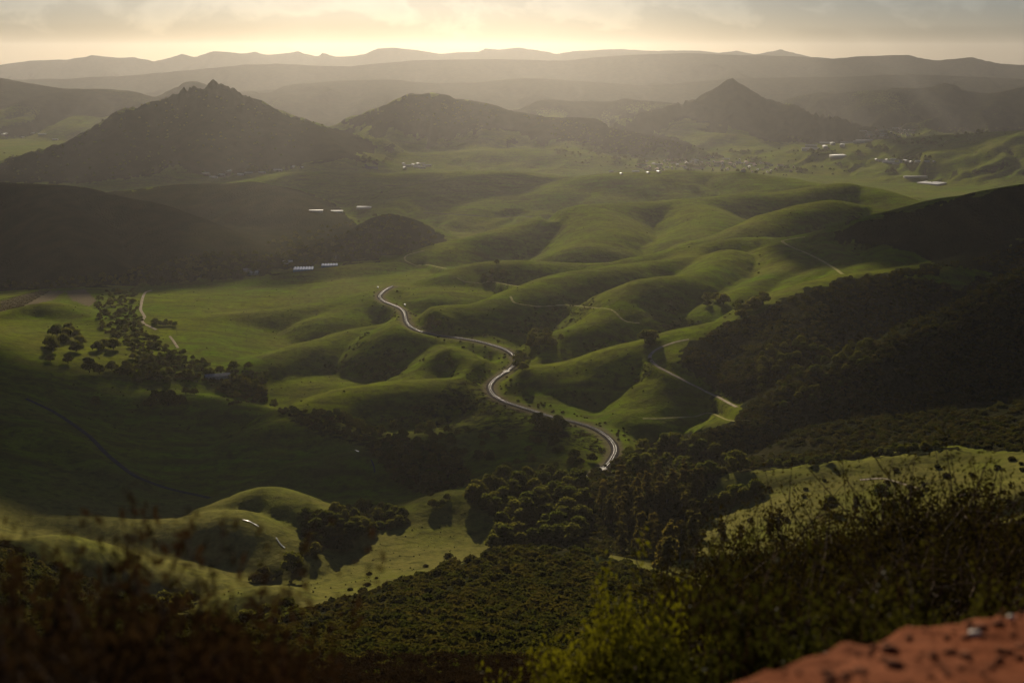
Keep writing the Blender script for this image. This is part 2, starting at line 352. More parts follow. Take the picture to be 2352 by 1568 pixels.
    dict(p=[(1600, 765, 1500), (1560, 830, 1420), (1520, 890, 1370), (1480, 940, 1330)], s=.26, r=22, g=.3, l=55),
    # knolls round the rail loop
    dict(p=[(560, 832, 1620), (680, 797, 1680), (775, 774, 1730), (826, 757, 1770), (891, 746, 1790), (920, 754, 1760), (963, 775, 1700), (1021, 803, 1610)], s=.26, r=25, g=.2, l=65),
    dict(p=[(961, 874, 1490), (985, 842, 1530), (1028, 800, 1560), (1050, 807, 1550), (1083, 828, 1520), (1100, 845, 1490)], s=.42, r=12, g=.2, l=40),
    dict(p=[(690, 940, 1370), (775, 905, 1420), (843, 890, 1440), (912, 881, 1450), (980, 877, 1450), (1060, 873, 1455)], s=.22, r=25, g=.2, l=60),
    dict(p=[(860, 676, 2040), (820, 700, 1960), (760, 730, 1880)], s=.2, r=25, g=.2, l=60),
    dict(p=[(320, 668, 2260), (450, 657, 2300), (564, 645, 2320), (649, 630, 2350), (804, 612, 2400), (870, 606, 2430)], s=.16, r=40, g=.15, l=100),
    dict(p=[(410, 735, 1900), (547, 720, 1940), (684, 706, 1960), (804, 686, 2010), (850, 680, 2020)], s=.14, r=18, g=.15, l=60),
    dict(p=[(-60, 740, 1820), (0, 722, 1860), (51, 705, 1900), (96, 695, 1920), (137, 702, 1910), (178, 716, 1880), (222, 737, 1830)], s=.3, r=25, g=.2, l=60),
    # mounds in the shaded valley
    dict(p=[(560, 1015, 1270), (600, 985, 1300), (660, 968, 1320), (750, 977, 1310), (810, 1012, 1270)], s=.3, r=20, g=.2, l=50),
    dict(p=[(540, 1130, 1130), (620, 1090, 1170), (700, 1065, 1190), (780, 1050, 1200), (880, 1036, 1210), (980, 1060, 1180)], s=.25, r=20, g=.2, l=50),
    dict(p=[(200, 920, 1450), (330, 905, 1470), (450, 915, 1455), (540, 935, 1430)], s=.2, r=25, g=.2, l=50),
    dict(p=[(-50, 960, 1250), (60, 985, 1240), (180, 1040, 1190), (260, 1090, 1140)], s=.28, r=30, g=.25, l=60),
    dict(p=[(1165, 1075, 1150), (1236, 1060, 1165), (1305, 1053, 1170), (1355, 1066, 1150)], s=.3, r=15, g=.2, l=40),
    dict(p=[(1130, 1035, 1210), (1200, 1020, 1230), (1290, 1010, 1240)], s=.25, r=15, g=.2, l=40),
    # nearest lit knobs
    dict(p=[(470, 1185, 990), (496, 1169, 1005), (547, 1142, 1020), (595, 1125, 1030), (632, 1130, 1025), (684, 1149, 1005), (742, 1174, 985)], s=.42, r=15, g=.2, l=40),
    dict(p=[(250, 1198, 1050), (308, 1164, 1080), (410, 1153, 1090), (489, 1150, 1095)], s=.25, r=20, g=.2, l=40),
    dict(p=[(-100, 1190, 960), (0, 1196, 965), (120, 1193, 970), (191, 1194, 970), (308, 1204, 960), (410, 1201, 960), (496, 1184, 965), (547, 1187, 960), (600, 1212, 945), (640, 1240, 930), (665, 1272, 910)], s=.26, r=20, g=.2, l=45),
    dict(p=[(-60, 1242, 780), (38, 1243, 800), (120, 1236, 830), (171, 1251, 835), (240, 1269, 840), (308, 1293, 840), (376, 1309, 845), (470, 1340, 845), (560, 1368, 835)], s=.25, r=20, g=.2, l=45),
    dict(p=[(420, 1408, 770), (489, 1391, 785), (547, 1366, 800), (598, 1361, 805), (667, 1375, 800)], s=.22, r=18, g=.15, l=40),
    dict(p=[(930, 1205, 1015), (966, 1169, 1040), (1031, 1139, 1060), (1065, 1138, 1060), (1095, 1164, 1040), (1140, 1202, 1010)], s=.24, r=25, g=.15, l=45),
    dict(p=[(1600, 1095, 1030), (1685, 1079, 1040), (1780, 1086, 1020), (1856, 1082, 1015), (1924, 1066, 1020), (1975, 1065, 1015), (2044, 1056, 1010), (2129, 1042, 1010), (2180, 1034, 1010), (2215, 1039, 1005), (2266, 1047, 1000), (2352, 1055, 990), (2500, 1050, 980)], s=.24, r=22, g=.15, l=45),
]

for k, R in enumerate(RIDGES):
    crest = np.array([at_d(*q) for q in R['p']])
    dmean = crest[:, 1].mean()
    path = catmull(crest, R.get('sub', 4))
    s, r = R['s'], R['r']
    g = R['g'] * (0.55 if dmean < 3600 else 1.2)
    if dmean < 3600: s *= 1.15
    reach = 1.15 * max(60.0, (path[:, 2].max() - min(60.0, path[:, 2].min() - 120)) / s) + r
    reach = min(reach, 2600.0 if dmean > 4000 else 900.0)
    x0, x1 = path[:, 0].min() - reach, path[:, 0].max() + reach
    y0, y1 = path[:, 1].min() - reach, path[:, 1].max() + reach
    i0, i1 = np.searchsorted(rows - Y0, [y0, y1])
    sl = slice(max(i0, 0), min(i1 + 1, NR))
    X, Y = GX[sl], GY[sl]
    m = (X > x0) & (X < x1)
    xs, ys = X[m], Y[m]
    lw = 0.9 * R['l']
    wx = xs + (0.09 if dmean < 3600 else 0.18) * lw * fbm(xs / lw, ys / lw, 2, 31 + k)
    wy = ys + (0.09 if dmean < 3600 else 0.18) * lw * fbm(xs / lw, ys / lw, 2, 131 + k)
    d, zf = polydist(wx, wy, path)
    # spurs and gullies run down from the crest
    ax = path[-1, :2] - path[0, :2]
    ax = ax / np.linalg.norm(ax)
    tf = xs * ax[0] + ys * ax[1]
    gul = np.abs(perlin(tf / R['l'] + 0.5 * perlin(xs / lw, ys / lw, k), 0.18 * d / R['l'] + 3.1 * k, 57 + k))
    gul2 = np.abs(perlin(tf / (0.45 * R['l']) + 0.4 * perlin(xs / lw, ys / lw, k + 5), 0.45 * d / R['l'] + 1.7 * k, 97 + k))
    if 780 < dmean < 3600 and not R.get('lin'):
        # pasture hills are convex: gentle tops that steepen towards the gullies
        w = R.get('w', 0.054 * dmean)
        s2 = 0.55 * s + 0.40
        dd = np.minimum(d, 1.35 * w)
        drop = 0.45 * s * (np.sqrt(d * d + r * r) - r) + s2 * dd * dd / (2 * w) + 1.35 * s2 * (d - dd)
    else:
        drop = s * (np.sqrt(d * d + r * r) - r)
    far = np.minimum(d, 3.0 * R['l'])
    hh = zf - drop - s * g * far * (1.6 * (0.35 - gul) + 0.35 * (0.3 - gul2)) * smoothstep(0, 2.5 * r, d)
    cur = HGT[sl][m]
    kk = np.where(ys < 3600, 0.0022 * ys, 0.006 * (ys + Y0)) + 1.0
    mx = np.maximum(cur, hh)
    q = np.maximum(kk - np.abs(cur - hh), 0)
    T = HGT[sl]
    T[m] = mx + q * q / (4 * kk)
    HGT[sl] = T

# small relief: hummocks, cattle terraces and erosion on the slopes
gs = np.gradient(HGT, axis=1) / np.maximum(np.gradient(GX, axis=1), 1e-3)
gr = np.gradient(HGT, axis=0) / np.maximum(np.gradient(GY, axis=0), 1e-3)
slope = np.sqrt(gs ** 2 + gr ** 2)
mid = smoothstep(500, 900, GY)
far = smoothstep(3500, 6000, GY)
HGT += mid * (1 - far) * ((1.0 + 6 * np.clip(slope, 0, .6)) * fbm(GX / 150, GY / 150, 5, 5) + 11 * np.clip(slope - .10, 0, .5) * (np.minimum(np.abs(perlin(GX / 55 + 0.4 * perlin(GX / 30, GY / 30, 3), GY / 80, 9)), .22) - .22) + 4 * np.clip(slope - .08, 0, .5) * (np.minimum(np.abs(perlin(GX / 20, GY / 30, 10)), .25) - .25))
HGT += far * ((3 + 34 * np.clip(slope, 0, .7)) * fbm(GX / 420, GY / 420, 5, 6, 0.55) - 75 * np.clip(slope - .12, 0, .5) * np.abs(perlin(GX / 190 + 0.3 * perlin(GX / 80, GY / 80, 4), GY / 260, 19)))
HGT += (1 - mid) * smoothstep(40, 200, GY) * 3.0 * fbm(GX / 60, GY / 60, 4, 8)
# crags on the summit of the craggy mountain
ux, vx = project(GX, GY, HGT)
cr = smoothstep(360, 430, ux) * smoothstep(640, 560, ux) * smoothstep(5350, 5480, GY) * smoothstep(5750, 5650, GY)
HGT += cr * 45 * np.maximum(fbm(GX / 40, GY / 90, 3, 77, 0.6), -0.15)

HGT = np.minimum(HGT, 785)

def height(x, y):
    return fan_lookup(HGT, rows, cols, np.asarray(x, float), np.asarray(y, float))

def hit(u, v, dmin=3.0, dmax=20000.0):
    """Where the view ray through (u, v) meets the terrain."""
    r = ray(u, v)
    ds = np.geomspace(dmin, dmax, 2500)
    t = ds / r[1]
    xs, zs = r[0] * t, H + r[2] * t
    below = np.nonzero(zs < height(xs, ds))[0]
    if len(below) == 0:
        return None
    i = below[0]
    if i == 0:
        d = ds[0]
    else:
        a, b = ds[i - 1], ds[i]
        for _ in range(18):
            c = 0.5 * (a + b)
            if H + r[2] * c / r[1] < height(r[0] * c / r[1], c): b = c
            else: a = c
        d = 0.5 * (a + b)
    x = r[0] * d / r[1]
    return np.array([x, d, float(height(x, d))])

# ------------------------------------------------------------------ track bed and graded roads cut into the terrain
RAIL_UV = [(901, 657), (881, 669), (872, 681), (884, 693), (912, 704), (927, 715), (931, 729), (936, 743), (953, 756), (987, 766), (1021, 772), (1059, 777), (1103, 785), (1151, 799), (1175, 812), (1186, 826), (1178, 841), (1154, 859), (1134, 873), (1125, 888), (1133, 906), (1154, 920), (1185, 931), (1226, 944), (1271, 958), (1322, 970), (1363, 983), (1390, 999), (1407, 1016), (1413, 1033), (1408, 1048), (1397, 1064), (1382, 1078), (1359, 1089), (1339, 1098), (1288, 1114), (1230, 1128)]
RAIL_Z = np.interp(np.arange(len(RAIL_UV)), [0, 6, 10, 15, 19, 40], [228, 231, 231, 226, 221, 220])
RAIL = catmull([at_z(u, v, RAIL_Z[i]) for i, (u, v) in enumerate(RAIL_UV)], 14)

def grade(path, half, blend, lower=0.0):
    x0, x1 = path[:, 0].min() - blend, path[:, 0].max() + blend
    y0, y1 = path[:, 1].min() - blend, path[:, 1].max() + blend
    m = (GX > x0) & (GX < x1) & (GY > y0) & (GY < y1)
    d, zf = polydist(GX[m], GY[m], path)
    w = 1 - smoothstep(half, blend, d)
    HGT[m] = HGT[m] * (1 - w) + (zf - lower) * w

grade(RAIL[::3], 9.0, 40.0, 0.5)
# shallow the rises that stand between the viewpoint and the line
uu, vv = project(GX, GY, HGT)
for q in RAIL[:int(len(RAIL) * 0.9):3]:
    qu, qv = project(q[0], q[1], q[2])
    j0, j1 = np.searchsorted(cols, [(q[0] / (q[1] + Y0)) - 0.006, (q[0] / (q[1] + Y0)) + 0.006])
    i0, i1 = np.searchsorted(rows - Y0, [q[1] - 330, q[1] - 7])
    sub = HGT[i0:i1, j0:j1]
    lim = H - (H - q[2]) / q[1] * GY[i0:i1, j0:j1] - 1.2
    HGT[i0:i1, j0:j1] = np.where(sub > lim, lim - 0.02 * (sub - lim), sub)

ROADS = {
    'valley': ([(347, 667), (335, 671), (329, 680), (325, 695), (323, 710), (328, 720), (332, 728), (327, 736), (331, 743), (345, 750), (361, 758)], 5.0),
    'creek_lane': ([(390, 772), (397, 781), (403, 790), (409, 799)], 4.0),
    'bend': ([(1582, 779), (1548, 786), (1515, 799), (1497, 811), (1493, 824), (1510, 840), (1544, 859), (1579, 877), (1615, 896), (1651, 915), (1698, 937)], 5.0),
    'bench': ([(1476, 961), (1510, 961), (1548, 959), (1590, 956), (1630, 954), (1680, 961), (1732, 966)], 3.5),
    'ridge': ([(1849, 544), (1815, 549), (1797, 555), (1821, 568), (1856, 583), (1890, 600), (1917, 618), (1938, 631)], 6.0),
    'cut': ([(1172, 680), (1185, 696), (1236, 703), (1300, 705), (1373, 704), (1407, 712), (1424, 729), (1441, 739), (1476, 742)], 4.0),
    'oak_track': ([(1050, 638), (1066, 646), (1100, 650), (1134, 653), (1202, 658)], 3.0),
    'far_loop': ([(975, 575), (936, 586), (931, 597), (953, 608), (985, 614), (1040, 618)], 4.0),
    'plateau': ([(1975, 1102), (2026, 1098), (2061, 1107), (2112, 1122)], 4.0),
    'highway': ([(973, 489), (1048, 492), (1134, 499), (1200, 503), (1271, 508)], 9.0),
    'shaded': ([(60, 915), (130, 950), (200, 1000), (250, 1045), (300, 1085), (350, 1110), (400, 1125), (450, 1137), (492, 1145)], 5.0),
}
ROAD_PATH = {}
for rn, (uv, wd) in ROADS.items():
    pts = [hit(u, v) for u, v in uv]
    pts = [p for p in pts if p is not None]
    dm = np.median([p[1] for p in pts])
    pts = np.array([p for p in pts if abs(p[1] - dm) < 0.35 * dm])
    path = catmull(pts, 10)
    zz = path[:, 2].copy()
    for _ in range(30):
        zz[1:-1] = 0.25 * zz[:-2] + 0.5 * zz[1:-1] + 0.25 * zz[2:]
    path[:, 2] = zz
    ROAD_PATH[rn] = (path, wd)
    grade(path[::2], wd * 0.8, wd * 3.0, 0.15)

# ------------------------------------------------------------------ land cover (which plants grow where), stored on the terrain
U, V = project(GX, GY, HGT)
edge = 22 * fbm(GX / 45, GY / 45, 4, 40) + 8 * fbm(GX / 9, GY / 9, 2, 41)
UE, VE = U + edge, V + 0.7 * edge

def inside(poly, u, v):
    c = np.zeros(u.shape, bool)
    n = len(poly)
    for i in range(n):
        x1, y1 = poly[i]
        x2, y2 = poly[(i + 1) % n]
        if y1 == y2: continue
        c ^= ((y1 > v) != (y2 > v)) & (u < (x2 - x1) * (v - y1) / (y2 - y1) + x1)
    return c

SCRUB = [   # brushland, as seen from the viewpoint
    ([(-200, 385), (0, 372), (100, 340), (200, 300), (420, 195), (520, 180), (640, 256), (740, 288), (800, 304), (880, 338), (800, 366), (700, 378), (640, 392), (560, 398), (440, 402), (405, 372), (330, 405), (200, 420), (0, 420), (-200, 430)], 4300, 6300),
    ([(780, 285), (860, 255), (950, 208), (1100, 232), (1240, 260), (1400, 275), (1590, 330), (1570, 350), (1480, 340), (1400, 345), (1330, 325), (1230, 320), (1150, 295), (1080, 300), (960, 312), (900, 296), (850, 288)], 5300, 6900),
    ([(1420, 275), (1550, 232), (1600, 222), (1680, 170), (1790, 232), (1860, 250), (2040, 298), (2010, 318), (1900, 330), (1760, 325), (1700, 298), (1620, 285), (1560, 268)], 6200, 7800),
    ([(-600, 380), (0, 412), (300, 440), (420, 415), (640, 408), (770, 470), (840, 535), (870, 598), (760, 604), (560, 636), (400, 648), (240, 658), (0, 672), (-600, 700)], 2300, 3900),
    ([(770, 560), (840, 502), (890, 488), (960, 505), (1030, 548), (1000, 578), (880, 598)], 2750, 3300),
    ([(1960, 512), (2352, 420), (2700, 350), (2900, 560), (2352, 548), (2240, 590), (2150, 605), (2080, 575), (1990, 560), (1900, 545)], 1650, 2600),
    ([(1580, 792), (1665, 742), (1720, 728), (1800, 685), (1950, 632), (2060, 618), (2250, 585), (2400, 540), (2900, 480), (2900, 1070), (2352, 1038), (2180, 1028), (1900, 1060), (1700, 1085), (1500, 1010), (1580, 1000), (1680, 968), (1705, 925), (1625, 872), (1555, 832)], 990, 2000),
    ([(-900, 1230), (20, 1247), (110, 1275), (200, 1310), (300, 1370), (400, 1412), (560, 1445), (640, 1422), (775, 1374), (1014, 1295), (1236, 1240), (1373, 1270), (1579, 1350), (2000, 1280), (2352, 1190), (3200, 1100), (3200, 3000), (-900, 3000)], -20, 770),
    ([(1090, 1140), (1200, 1095), (1350, 1095), (1480, 1020), (1600, 1010), (1700, 1080), (1620, 1120), (1620, 1190), (1560, 1330), (1430, 1290), (1240, 1255), (1120, 1262), (1145, 1195)], 760, 1300, 0.6),
    ([(1020, 880), (1120, 860), (1130, 900), (1240, 950), (1390, 1005), (1390, 1050), (1250, 1005), (1130, 1000), (1010, 990), (960, 940)], 1150, 1560, 0.5),
    ([(640, 950), (860, 985), (1070, 1050), (1080, 1120), (980, 1140), (860, 1040), (700, 990)], 1100, 1500, 0.5),
]
CLEAR = [
    ([(2062, 628), (2110, 637), (2150, 628), (2170, 608), (2215, 616), (2290, 630), (2235, 648), (2205, 668), (2150, 652), (2110, 648)], 1400, 2100),
    ([(1940, 628), (2000, 610), (2080, 580), (2095, 600), (2060, 622), (1960, 638)], 1500, 2100),
]
scrub = np.zeros(U.shape)
for poly, d0, d1, *wt in SCRUB:
    scrub[inside(poly, UE, VE) & (GY > d0) & (GY < d1)] = wt[0] if wt else 1
for poly, d0, d1 in CLEAR:
    scrub[inside(poly, UE, VE) & (GY > d0) & (GY < d1)] = 0
# brush colour paints shade into steep pasture gullies; brush covers far north faces
gully = smoothstep(0.42, 0.6, slope + 0.15 * fbm(GX / 90, GY / 90, 3, 51))
scrub = np.maximum(scrub, gully * np.where(GY < 3600, 0.4, 0.8) * smoothstep(900, 1000, GY))
farscrub = (0.75 + 0.5 * fbm(GX / 600, GY / 600, 4, 61)) * smoothstep(7300, 8000, GY) + smoothstep(9000, 10500, GY)
farscrub = np.clip(farscrub, 0, 1)
scrub = np.maximum(scrub, farscrub)
bare = np.zeros(U.shape)
dry = np.clip(smoothstep(1180, 940, GY) * (0.8 + 0.5 * fbm(GX / 80, GY / 80, 3, 71)) + 0.4 * smoothstep(0.05, 0.4, fbm(GX / 260, GY / 260, 4, 72)), 0, 0.9)
for poly, d0, d1 in [([(150, 668), (195, 664), (222, 690), (205, 704), (165, 690)], 1900, 2500), ([(0, 692), (90, 668), (150, 668), (120, 690), (40, 705), (0, 716)], 1900, 2500)]:
    bare[inside(poly, U, V) & (GY > d0) & (GY < d1)] = 1
def blur(a):
    b = a.copy()
    b[1:-1, 1:-1] = (4 * a[1:-1, 1:-1] + a[:-2, 1:-1] + a[2:, 1:-1] + a[1:-1, :-2] + a[1:-1, 2:]) / 8
    return b
scrub = blur(scrub)
m = (GX > RAIL[:, 0].min() - 40) & (GX < RAIL[:, 0].max() + 40) & (GY > RAIL[:, 1].min() - 40) & (GY < RAIL[:, 1].max() + 40)
dd, _ = polydist(GX[m], GY[m], RAIL[::4])
t = bare[m]
t = np.maximum(t, 0.8 * (1 - smoothstep(7, 14, dd + 4 * fbm(GX[m] / 15, GY[m] / 15, 2, 3))))
bare[m] = t

# ------------------------------------------------------------------ material helpers
def new_mat(name):
    m = bpy.data.materials.new(name)
    m.use_nodes = True
    nt = m.node_tree
    for n in list(nt.nodes):
        nt.nodes.remove(n)
    out = nt.nodes.new('ShaderNodeOutputMaterial')
    return m, nt, out

def N(nt, kind, **kw):
    n = nt.nodes.new(kind)
    for k, v in kw.items():
        if k in ('op', 'operation'): n.operation = v
        elif k == 'blend': n.blend_type = v
        elif isinstance(v, (int, float, tuple)) and k.startswith('i_'): n.inputs[k[2:].replace('_', ' ')].default_value = v
        else: setattr(n, k, v)
    return n

def mix(nt, fac, a, b, blend='MIX'):
    n = nt.nodes.new('ShaderNodeMix')
    n.data_type = 'RGBA'
    n.blend_type = blend
    for sock, val in ((0, fac), (6, a), (7, b)):
        if hasattr(val, 'links') or isinstance(val, bpy.types.NodeSocket):
            nt.links.new(val, n.inputs[sock])
        else:
            n.inputs[sock].default_value = val if sock == 0 else (*val, 1) if len(val) == 3 else val
    return n.outputs[2]

def noise_fac(nt, vec, scale, detail=3, lo=0.35, hi=0.65, rough=0.5):
    n = N(nt, 'ShaderNodeTexNoise', i_Scale=scale, i_Detail=detail, i_Roughness=rough)
    nt.links.new(vec, n.inputs['Vector'])
    r = N(nt, 'ShaderNodeMapRange')
    r.inputs[1].default_value, r.inputs[2].default_value = lo, hi
    nt.links.new(n.outputs['Fac'], r.inputs[0])
    return r.outputs[0]

def simple_mat(name, color, rough=0.8, metal=0.0, var=0.25, scale=2.0, spec=0.3, bump=0.0):
    """One plain surface with grain and wear from noise in the object's own space."""
    m, nt, out = new_mat(name)
    b = N(nt, 'ShaderNodeBsdfPrincipled')
    tc = N(nt, 'ShaderNodeTexCoord')
    f = noise_fac(nt, tc.outputs['Object'], scale, 4)
    c = mix(nt, f, tuple(x * (1 - var) for x in color), tuple(min(1, x * (1 + var)) for x in color))
    nt.links.new(c, b.inputs['Base Color'])
    b.inputs['Roughness'].default_value = rough
    b.inputs['Metallic'].default_value = metal
    b.inputs['Specular IOR Level'].default_value = spec
    if bump:
        bp = N(nt, 'ShaderNodeBump', i_Strength=bump, i_Distance=0.05)
        n2 = N(nt, 'ShaderNodeTexNoise', i_Scale=scale * 8, i_Detail=4)
        nt.links.new(tc.outputs['Object'], n2.inputs['Vector'])
        nt.links.new(n2.outputs['Fac'], bp.inputs['Height'])
        nt.links.new(bp.outputs[0], b.inputs['Normal'])
    nt.links.new(b.outputs[0], out.inputs['Surface'])
    return m

def terrain_material():
    m, nt, out = new_mat('hill_ground')
    geo = N(nt, 'ShaderNodeNewGeometry')
    P = geo.outputs['Position']
    a_s = N(nt, 'ShaderNodeAttribute', attribute_name='scrub')
    a_b = N(nt, 'ShaderNodeAttribute', attribute_name='bare')
    big = noise_fac(nt, P, 0.006, 4)
    med = noise_fac(nt, P, 0.03, 5, 0.3, 0.7)
    fine = noise_fac(nt, P, 0.25, 4, 0.25, 0.75, 0.7)
    grass = mix(nt, big, (0.115, 0.200, 0.005), (0.205, 0.238, 0.008))
    grass = mix(nt, med, grass, mix(nt, 0.6, grass, (0.105, 0.088, 0.020)))
    strm = N(nt, 'ShaderNodeMapping')
    strm.inputs['Scale'].default_value = (0.012, 0.05, 0.05)
    strm.inputs['Rotation'].default_value = (0, 0, 0.5)
    nt.links.new(P, strm.inputs['Vector'])
    streak = noise_fac(nt, strm.outputs[0], 1.0, 6, 0.42, 0.68, 0.62)
    grass = mix(nt, streak, grass, mix(nt, 0.75, grass, (0.075, 0.062, 0.020)))
    a_d = N(nt, 'ShaderNodeAttribute', attribute_name='dry')
    grass = mix(nt, a_d.outputs['Fac'], grass, (0.190, 0.160, 0.045))
    patch = noise_fac(nt, P, 0.085, 5, 0.48, 0.66, 0.6)
    grass = mix(nt, patch, grass, mix(nt, 0.65, grass, (0.06, 0.055, 0.018)))
    grass = mix(nt, fine, mix(nt, 0.45, grass, (0.03, 0.040, 0.010)), grass)
    sc1 = noise_fac(nt, P, 0.02, 4)
    scrubc = mix(nt, sc1, (0.018, 0.022, 0.009), (0.042, 0.036, 0.014))
    scrubc = mix(nt, fine, mix(nt, 0.5, scrubc, (0.008, 0.010, 0.005)), scrubc)
    soil = mix(nt, fine, (0.10, 0.075, 0.05), (0.17, 0.13, 0.09))
    # ragged edge between grass and brush
    rag = N(nt, 'ShaderNodeMath', operation='ADD')
    nz = N(nt, 'ShaderNodeTexNoise', i_Scale=0.09, i_Detail=5.0, i_Roughness=0.65)
    nt.links.new(P, nz.inputs['Vector'])
    nt.links.new(a_s.outputs['Fac'], rag.inputs[0])
    sub = N(nt, 'ShaderNodeMath', operation='MULTIPLY_ADD')
    sub.inputs[1].default_value, sub.inputs[2].default_value = 1.2, -0.6
    nt.links.new(nz.outputs['Fac'], sub.inputs[0])
    nt.links.new(sub.outputs[0], rag.inputs[1])
    rr = N(nt, 'ShaderNodeMapRange')
    rr.inputs[1].default_value, rr.inputs[2].default_value = 0.4, 0.6
    nt.links.new(rag.outputs[0], rr.inputs[0])
    c = mix(nt, rr.outputs[0], grass, scrubc)
    c = mix(nt, a_b.outputs['Fac'], c, soil)
    b = N(nt, 'ShaderNodeBsdfPrincipled')
    nt.links.new(c, b.inputs['Base Color'])
    b.inputs['Roughness'].default_value = 0.9
    b.inputs['Specular IOR Level'].default_value = 0.0
    shw = N(nt, 'ShaderNodeMath', operation='MULTIPLY_ADD')
    shw.inputs[1].default_value, shw.inputs[2].default_value = -0.04, 0.04
    nt.links.new(rr.outputs[0], shw.inputs[0])
    nt.links.new(shw.outputs[0], b.inputs['Sheen Weight'])
    b.inputs['Sheen Roughness'].default_value = 0.6
    b.inputs['Sheen Tint'].default_value = (0.55, 0.65, 0.12, 1)
    # relief: tussocks in the grass, round bushes in the brush
    vor = N(nt, 'ShaderNodeTexVoronoi', i_Scale=0.22)
    nt.links.new(P, vor.inputs['Vector'])
    hs = N(nt, 'ShaderNodeMath', operation='MULTIPLY')
    inv = N(nt, 'ShaderNodeMath', operation='SUBTRACT')
    inv.inputs[0].default_value = 1.0
    nt.links.new(vor.outputs['Distance'], inv.inputs[1])
    nt.links.new(inv.outputs[0], hs.inputs[0])
    nt.links.new(rr.outputs[0], hs.inputs[1])
    n4 = N(nt, 'ShaderNodeTexNoise', i_Scale=0.12, i_Detail=6.0, i_Roughness=0.6)
    nt.links.new(P, n4.inputs['Vector'])
    ha = N(nt, 'ShaderNodeMath', operation='MULTIPLY_ADD')
    ha.inputs[1].default_value = 1.4
    nt.links.new(hs.outputs[0], ha.inputs[0])
    nt.links.new(n4.outputs['Fac'], ha.inputs[2])
    bp = N(nt, 'ShaderNodeBump', i_Strength=0.8, i_Distance=2.2)
    nt.links.new(ha.outputs[0], bp.inputs['Height'])
    nt.links.new(bp.outputs[0], b.inputs['Normal'])
    nt.links.new(b.outputs[0], out.inputs['Surface'])
    return m

def link(name, me, mat=None, parent=None, **tags):
    o = bpy.data.objects.new(name, me)
    col.objects.link(o)
    if mat is not None and me is not None:
        me.materials.append(mat)
    if parent is not None:
        o.parent = parent
    for k, v in tags.items():
        o[k] = v
    return o

def np_mesh(name, v, faces, smooth=False):
    """Mesh from an (n, 3) array and an (m, k) array of equal-sided faces."""
    me = bpy.data.meshes.new(name)
    v = np.ascontiguousarray(v, dtype=np.float32)
    f = np.ascontiguousarray(faces, dtype=np.int32)
    k = f.shape[1]
    me.vertices.add(len(v))
    me.vertices.foreach_set('co', v.ravel())
    me.loops.add(f.size)
    me.loops.foreach_set('vertex_index', f.ravel())
    me.polygons.add(len(f))
    me.polygons.foreach_set('loop_start', np.arange(0, f.size, k, dtype=np.int32))
    me.polygons.foreach_set('loop_total', np.full(len(f), k, dtype=np.int32))
    if smooth:
        me.polygons.foreach_set('use_smooth', np.ones(len(f), bool))
    me.update(calc_edges=True)
    return me

# ------------------------------------------------------------------ terrain objects, one per hill or mountain
M_TERRAIN = terrain_material()
TX = np.stack([GX, GY, HGT], -1)
dr = np.zeros_like(TX); dc = np.zeros_like(TX)
dr[1:-1] = TX[2:] - TX[:-2]; dr[0] = TX[1] - TX[0]; dr[-1] = TX[-1] - TX[-2]
dc[:, 1:-1] = TX[:, 2:] - TX[:, :-2]; dc[:, 0] = TX[:, 1] - TX[:, 0]; dc[:, -1] = TX[:, -1] - TX[:, -2]
NRM = np.cross(dc, dr)
NRM /= np.linalg.norm(NRM, axis=-1, keepdims=True)

Uf, Vf, Yf = U[:-1, :-1], V[:-1, :-1], GY[:-1, :-1]
REGIONS = [
    ('mountain_range', 'pale hazy range of mountains along the skyline', lambda: Yf > 11300),
    ('foothills', 'hazy brown foothills in front of the far range', lambda: Yf > 7800),
    ('craggy_mountain', 'dark mountain with craggy rock summit and brushy slopes', lambda: (Yf > 4450) & (Yf < 6400) & (Uf < 800) & inside([(-2000, 420), (0, 335), (200, 270), (430, 150), (560, 150), (800, 300), (800, 330), (700, 370), (560, 410), (330, 425), (-2000, 445)], Uf, Vf)),
    ('rounded_mountain', 'broad rounded mountain with grassy spurs between two sharper peaks', lambda: (Yf > 5250) & (Yf < 6900) & inside([(770, 260), (950, 180), (1100, 210), (1260, 245), (1420, 265), (1600, 325), (1420, 365), (860, 372), (775, 330)], Uf, Vf)),
    ('conical_mountain', 'pointed cone shaped mountain behind the town', lambda: (Yf > 6350) & (Yf < 7800) & inside([(1400, 275), (1550, 210), (1680, 140), (1800, 210), (2060, 295), (2030, 315), (1900, 335), (1700, 330), (1560, 305)], Uf, Vf)),
    ('valley_floor', 'flat green valley floor with fields round the town', lambda: Yf > 4300),
    ('brushy_hill', 'dark brush covered hill facing away from the sun, pasture below it', lambda: inside(SCRUB[3][0], Uf, Vf) & (Yf > 2300)),
    ('brushy_hillside', 'steep dark hillside of brush beside the green spurs', lambda: (inside(SCRUB[6][0], Uf, Vf) | inside(SCRUB[5][0], Uf, Vf)) & (Yf > 980) & (Yf < 2600)),
    ('pasture_hills', 'rolling green pasture hills with spurs and gullies round the railway', lambda: Yf > 1130),
    ('pasture_knolls', 'sunlit yellow green pasture knolls in the nearest valley', lambda: (Yf > 745)),
    ('brushy_knoll', 'dome of dark brush falling away below the viewpoint', lambda: Yf > 260),
    ('near_hillside', 'brown brushy slope just below the viewpoint', lambda: Yf > -100),
]
region = np.full(Uf.shape, -1)
for k, (nm, lb, fn) in enumerate(REGIONS):
    region[(region < 0) & fn()] = k
idx = np.arange(NR * NC).reshape(NR, NC)
quads = np.stack([idx[:-1, :-1], idx[:-1, 1:], idx[1:, 1:], idx[1:, :-1]], -1)
flatv, flatn = TX.reshape(-1, 3), NRM.reshape(-1, 3)
fs, fb = scrub.reshape(-1).astype(np.float32), bare.reshape(-1).astype(np.float32)
fd = dry.reshape(-1).astype(np.float32)
